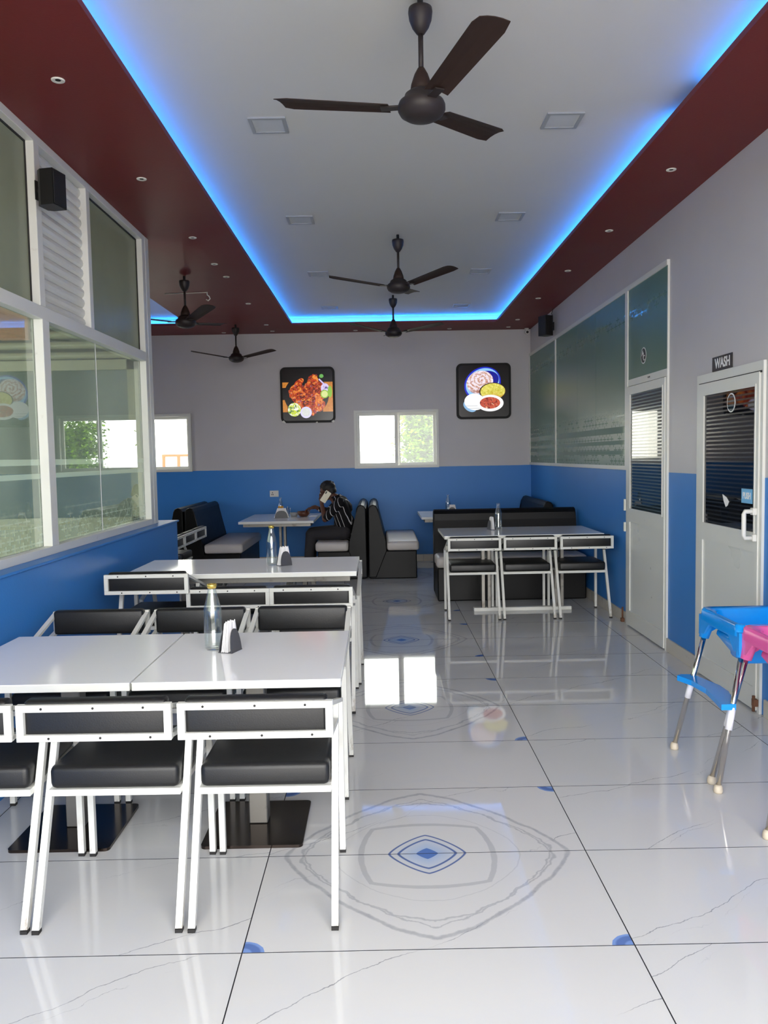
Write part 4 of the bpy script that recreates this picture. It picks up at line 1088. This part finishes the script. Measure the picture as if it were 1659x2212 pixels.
def hand(bm, wrist, palm_dir, side, normal, curl, sc=1.0):
    """palm and five fingers; palm_dir along the hand, side towards the thumb, normal out of the back of the hand"""
    d = Vector(palm_dir).normalized(); s_ = Vector(side).normalized(); nn = Vector(normal).normalized(); w = Vector(wrist)
    blob(bm, w, w + d * .035 * sc, .026 * sc, .026 * sc)
    for k in (-1.2, -.4, .4, 1.2): blob(bm, w + d * .02 + s_ * (.014 * k), w + d * .085 * sc + s_ * (.019 * k), .017 * sc, .0135 * sc)
    for k, L in ((1.3, .070), (.45, .080), (-.4, .074), (-1.2, .058)):
        p = w + d * .085 * sc + s_ * (.021 * k); a = 0; dirn = d.copy()
        for seg, f in ((0, .45), (1, .32), (2, .23)):
            a += curl * (.55, .9, .7)[seg]
            dd = d * math.cos(a) - nn * math.sin(a)
            q = p + dd * (L * f * sc); blob(bm, p, q, .0098 * sc, .0088 * sc, 8); p = q
    p = w + d * .02 * sc + s_ * .025 * sc
    q = p + (d * .6 + s_ * .75 - nn * .25).normalized() * .045 * sc; blob(bm, p, q, .014 * sc, .011 * sc, 8)
    r = q + (d * .85 + s_ * .15 - nn * .45).normalized() * .034 * sc; blob(bm, q, r, .011 * sc, .0095 * sc, 8)
per = thing('person', 'man in dark striped shirt eating while phoning at booth table', 'person', (-.48, 10.30, .462))
O = Vector((-.48, 10.30, .462))
def Lc(x, y, z): return Vector((x, y, z)) - O
hipL, hipR = Lc(-.47, 10.19, .56), Lc(-.47, 10.41, .56)
kneeL, kneeR = Lc(-.875, 10.17, .545), Lc(-.88, 10.43, .545)
ankL, ankR = Lc(-.93, 10.17, .10), Lc(-.90, 10.43, .10)
pelv, chest, neck = Lc(-.46, 10.30, .60), Lc(-.50, 10.30, .86), Lc(-.57, 10.30, .99)
head = Lc(-.665, 10.30, 1.075)
shL, shR = Lc(-.515, 10.115, .945), Lc(-.535, 10.485, .945)
elL, wrL = Lc(-.69, 10.08, .735), Lc(-.735, 10.165, .930)
elR, wrR = Lc(-.68, 10.56, .785), Lc(-.850, 10.60, .862)
tilt = Matrix.Rotation(math.radians(-16), 3, 'Y')
bm = B()
ellip(bm, head + tilt @ Vector((.008, 0, .022)), (.098, .075, .092), tilt); ellip(bm, head + tilt @ Vector((-.035, 0, -.040)), (.060, .056, .070), tilt)
ellip(bm, head + tilt @ Vector((-.062, 0, -.082)), (.026, .028, .022), tilt)
blob(bm, head + tilt @ Vector((-.092, 0, .008)), head + tilt @ Vector((-.108, 0, -.026)), .010, .015, 8)
for q in (-.012, .012): ellip(bm, head + tilt @ Vector((-.098, q, -.030)), (.010, .009, .008), tilt)
for q in (-.030, .030): ellip(bm, head + tilt @ Vector((-.086, q, .020)), (.012, .022, .007), tilt)
ellip(bm, head + tilt @ Vector((-.090, 0, -.056)), (.010, .024, .006), tilt); ellip(bm, head + tilt @ Vector((-.087, 0, -.068)), (.010, .020, .007), tilt)
for q in (-1, 1): ellip(bm, head + tilt @ Vector((.012, q * .076, -.010)), (.018, .008, .032), tilt)
blob(bm, neck + Vector((.02, 0, -.05)), head + tilt @ Vector((.02, 0, -.03)), .058, .052)
blob(bm, pelv, chest, .105, .115); blob(bm, chest, neck, .10, .06)
for a_, b_, c_ in ((shL, elL, wrL), (shR, elR, wrR)): blob(bm, a_, b_, .042, .036); blob(bm, b_, c_, .036, .025)
for a_, b_, c_ in ((hipL, kneeL, ankL), (hipR, kneeR, ankR)): blob(bm, a_, b_, .07, .05); blob(bm, b_, c_, .05, .034)
hand(bm, wrL, (.12, .12, .95), (-.6, .6, .2), (-.3, -.9, .1), .55)
hand(bm, wrR, (-.95, -.18, -.20), (-.2, -.9, 0), (-.2, .0, .97), .55)
fuse('body', bm, .0062, M['skin'], per, 2)
for q in (-1, 1):
    bm = B(); ellip(bm, head + tilt @ Vector((-.0905, q * .031, .006)), (.008, .012, .008), tilt); e = obj('eye', bm, M['eye_white'], per, True)
    bm = B(); ellip(bm, head + tilt @ Vector((-.0975, q * .031, .005)), (.003, .005, .005), tilt); obj('iris', bm, M['hair'], e, True)
bm = B()
ellip(bm, head + tilt @ Vector((.016, 0, .045)), (.102, .082, .085), tilt); ellip(bm, head + tilt @ Vector((.045, 0, -.005)), (.070, .079, .075), tilt)
for k in range(40):
    a = random.uniform(0, 2 * PI); b = random.uniform(.1, 1.2)
    p = head + tilt @ Vector((.016 + .098 * math.cos(a) * math.sin(b), .079 * math.sin(a) * math.sin(b), .048 + .080 * math.cos(b))); ellip(bm, p, (.014, .014, .012))
hr = fuse('hair', bm, .007, M['hair'], per, 1)
bm = hr.data; 
b2 = B(); b2.from_mesh(bm)
ti = tilt.inverted()
dele = [v for v in b2.verts if (lambda w: w.x < -.052 and w.z < .055)(ti @ (v.co - head)) or (ti @ (v.co - head)).z < -.045]
bmesh.ops.delete(b2, geom=dele, context='VERTS'); b2.to_mesh(bm); b2.free()
# shirt
bm = B()
blob(bm, pelv + Vector((.0, 0, -.04)), pelv + Vector((0, 0, .08)), .135, .135); blob(bm, pelv + Vector((0, -.06, .05)), chest + Vector((0, -.07, 0)), .115, .112); blob(bm, pelv + Vector((0, .06, .05)), chest + Vector((0, .07, 0)), .115, .112)
blob(bm, chest + Vector((.02, 0, 0)), chest + Vector((0, 0, .06)), .13, .105)
blob(bm, shL + Vector((.02, .06, -.01)), shR + Vector((.02, -.06, -.01)), .072, .072); blob(bm, chest + Vector((0, 0, .05)), neck + Vector((.005, 0, -.01)), .10, .066)
blob(bm, shL + Vector((.01, .01, 0)), shL.lerp(elL, .88), .062, .052); blob(bm, shR + Vector((.01, -.01, 0)), shR.lerp(elR, .9), .062, .052)
blob(bm, shR.lerp(elR, .9), elR.lerp(wrR, .55), .050, .042)
fuse('shirt', bm, .011, M['shirt'], per, 3)
bm = B(); tube(bm, [neck + Vector((.062 * math.cos(a) + .004, .062 * math.sin(a), .018 + .018 * math.cos(a))) for a in [2 * PI * k / 20 for k in range(21)]], .012, 8); obj('collar', bm, M['shirt'], per)
bm = B()
blob(bm, hipL, hipR, .10, .10)
for a_, b_, c_ in ((hipL, kneeL, ankL), (hipR, kneeR, ankR)): blob(bm, a_, b_, .092, .072); blob(bm, b_, c_ + Vector((0, 0, .0)), .070, .052)
fuse('trousers', bm, .012, M['trousers'], per, 3)
for a_ in (ankL, ankR):
    bm = B(); blob(bm, a_ + Vector((.02, 0, -.05)), a_ + Vector((-.15, 0, -.058)), .042, .036); blob(bm, a_, a_ + Vector((0, 0, -.05)), .045, .045)
    for v in bm.verts: v.co.z = max(v.co.z, -.458)
    fuse('shoe', bm, .010, M['shoe'], per, 1)
# phone at the left ear
ph = thing('mobile_phone', 'pale mobile phone held to the man\'s ear', 'phone', O + wrL + Vector((.055, -.035, .085)))
R3 = Matrix.Rotation(math.radians(34), 3, 'Y')
bm = B(); prism(bm, rrect(.038, .075, .010), 1, -.0045, .0045); bmesh.ops.transform(bm, matrix=R3.to_4x4(), verts=bm.verts); obj('case', bm, M['phone'], ph)
bm = B(); prism(bm, rrect(.008, .017, .006, cx=-.022, cy=.048), 1, -.0062, -.0045); bmesh.ops.transform(bm, matrix=R3.to_4x4(), verts=bm.verts); obj('camera_bump', bm, M['black'], ph)

# ------------------------------------------------------------------ outside
struct(bobj('ground', (-40, 40, -30, 60, -.30, -.12), M['concrete']), 'pale concrete ground outside', 'ground')
def leafy(loc, rx, ry, h, n, label):
    s = thing('leafy_tree', label, 'tree', loc, 0, 'green trees outside the back window')
    bm = B()
    for k in range(7):
        a = k * .9; p = [(0, 0, -.12), (.08 * math.cos(a), .08 * math.sin(a), h * .35), (rx * .5 * math.cos(a), ry * .5 * math.sin(a), h * .7)]
        tube(bm, p, [.05, .035, .012], 7)
    obj('trunk', bm, M['bark'], s)
    bm = B(); cl = [(random.uniform(-rx, rx), random.uniform(-ry, ry), random.uniform(h * .12, h * .93)) for _ in range(90)]
    for i in range(n):
        c = cl[i % len(cl)]
        p = Vector((c[0] + random.gauss(0, .13), c[1] + random.gauss(0, .13), c[2] + random.gauss(0, .11)))
        a, b = random.uniform(0, 2 * PI), random.uniform(-.9, .5)
        d = Vector((math.cos(a) * math.cos(b), math.sin(a) * math.cos(b), math.sin(b))); sd = d.cross(Vector((random.gauss(0, .4), random.gauss(0, .4), 1))).normalized()
        L = random.uniform(.08, .13); w_ = L * .36; nrm = d.cross(sd)
        v = [bm.verts.new(p), bm.verts.new(p + d * L * .5 + sd * w_ + nrm * .006), bm.verts.new(p + d * L), bm.verts.new(p + d * L * .5 - sd * w_ + nrm * .006)]
        bm.faces.new((v[0], v[1], v[2])); bm.faces.new((v[0], v[2], v[3]))
    f = obj('foliage', bm, M['leaf'], s); f['kind'] = 'stuff'
    return s
leafy((1.24, 20.0, -.12), .60, .5, 2.86, 22000, 'bushy green tree outside the right half of middle window')
leafy((3.95, 20.0, -.12), .70, .5, 2.86, 14000, 'second green tree behind, outside and right of the window')
hs = thing('pale_house', 'overexposed pale house outside the left window', 'house', (-6.2, 22, -.12))
bobj('wall', (-5.5, 3.2, 0, 5, 0, 6.5), M['house'], hs)
bobj('roof_slab', (-5.8, 3.5, -.5, 5.3, 6.5, 6.75), M['house'], hs)
for (xa, za) in ((.36, 1.10), (2.0, 1.10), (-2.2, 1.10)):
    w = boxes('window_frame', [(xa, xa + .08, -.06, 0, za, za + .62), (xa + .40, xa + .48, -.06, 0, za, za + .62), (xa + .80, xa + .88, -.06, 0, za, za + .62), (xa, xa + .88, -.06, 0, za - .06, za), (xa, xa + .88, -.06, 0, za + .62, za + .68)], M['terracotta'], hs)
    bobj('shutter', (xa + .08, xa + .40, -.03, 0, za, za + .62), M['house'], w); bobj('shutter', (xa + .48, xa + .80, -.03, 0, za, za + .62), M['house'], w)
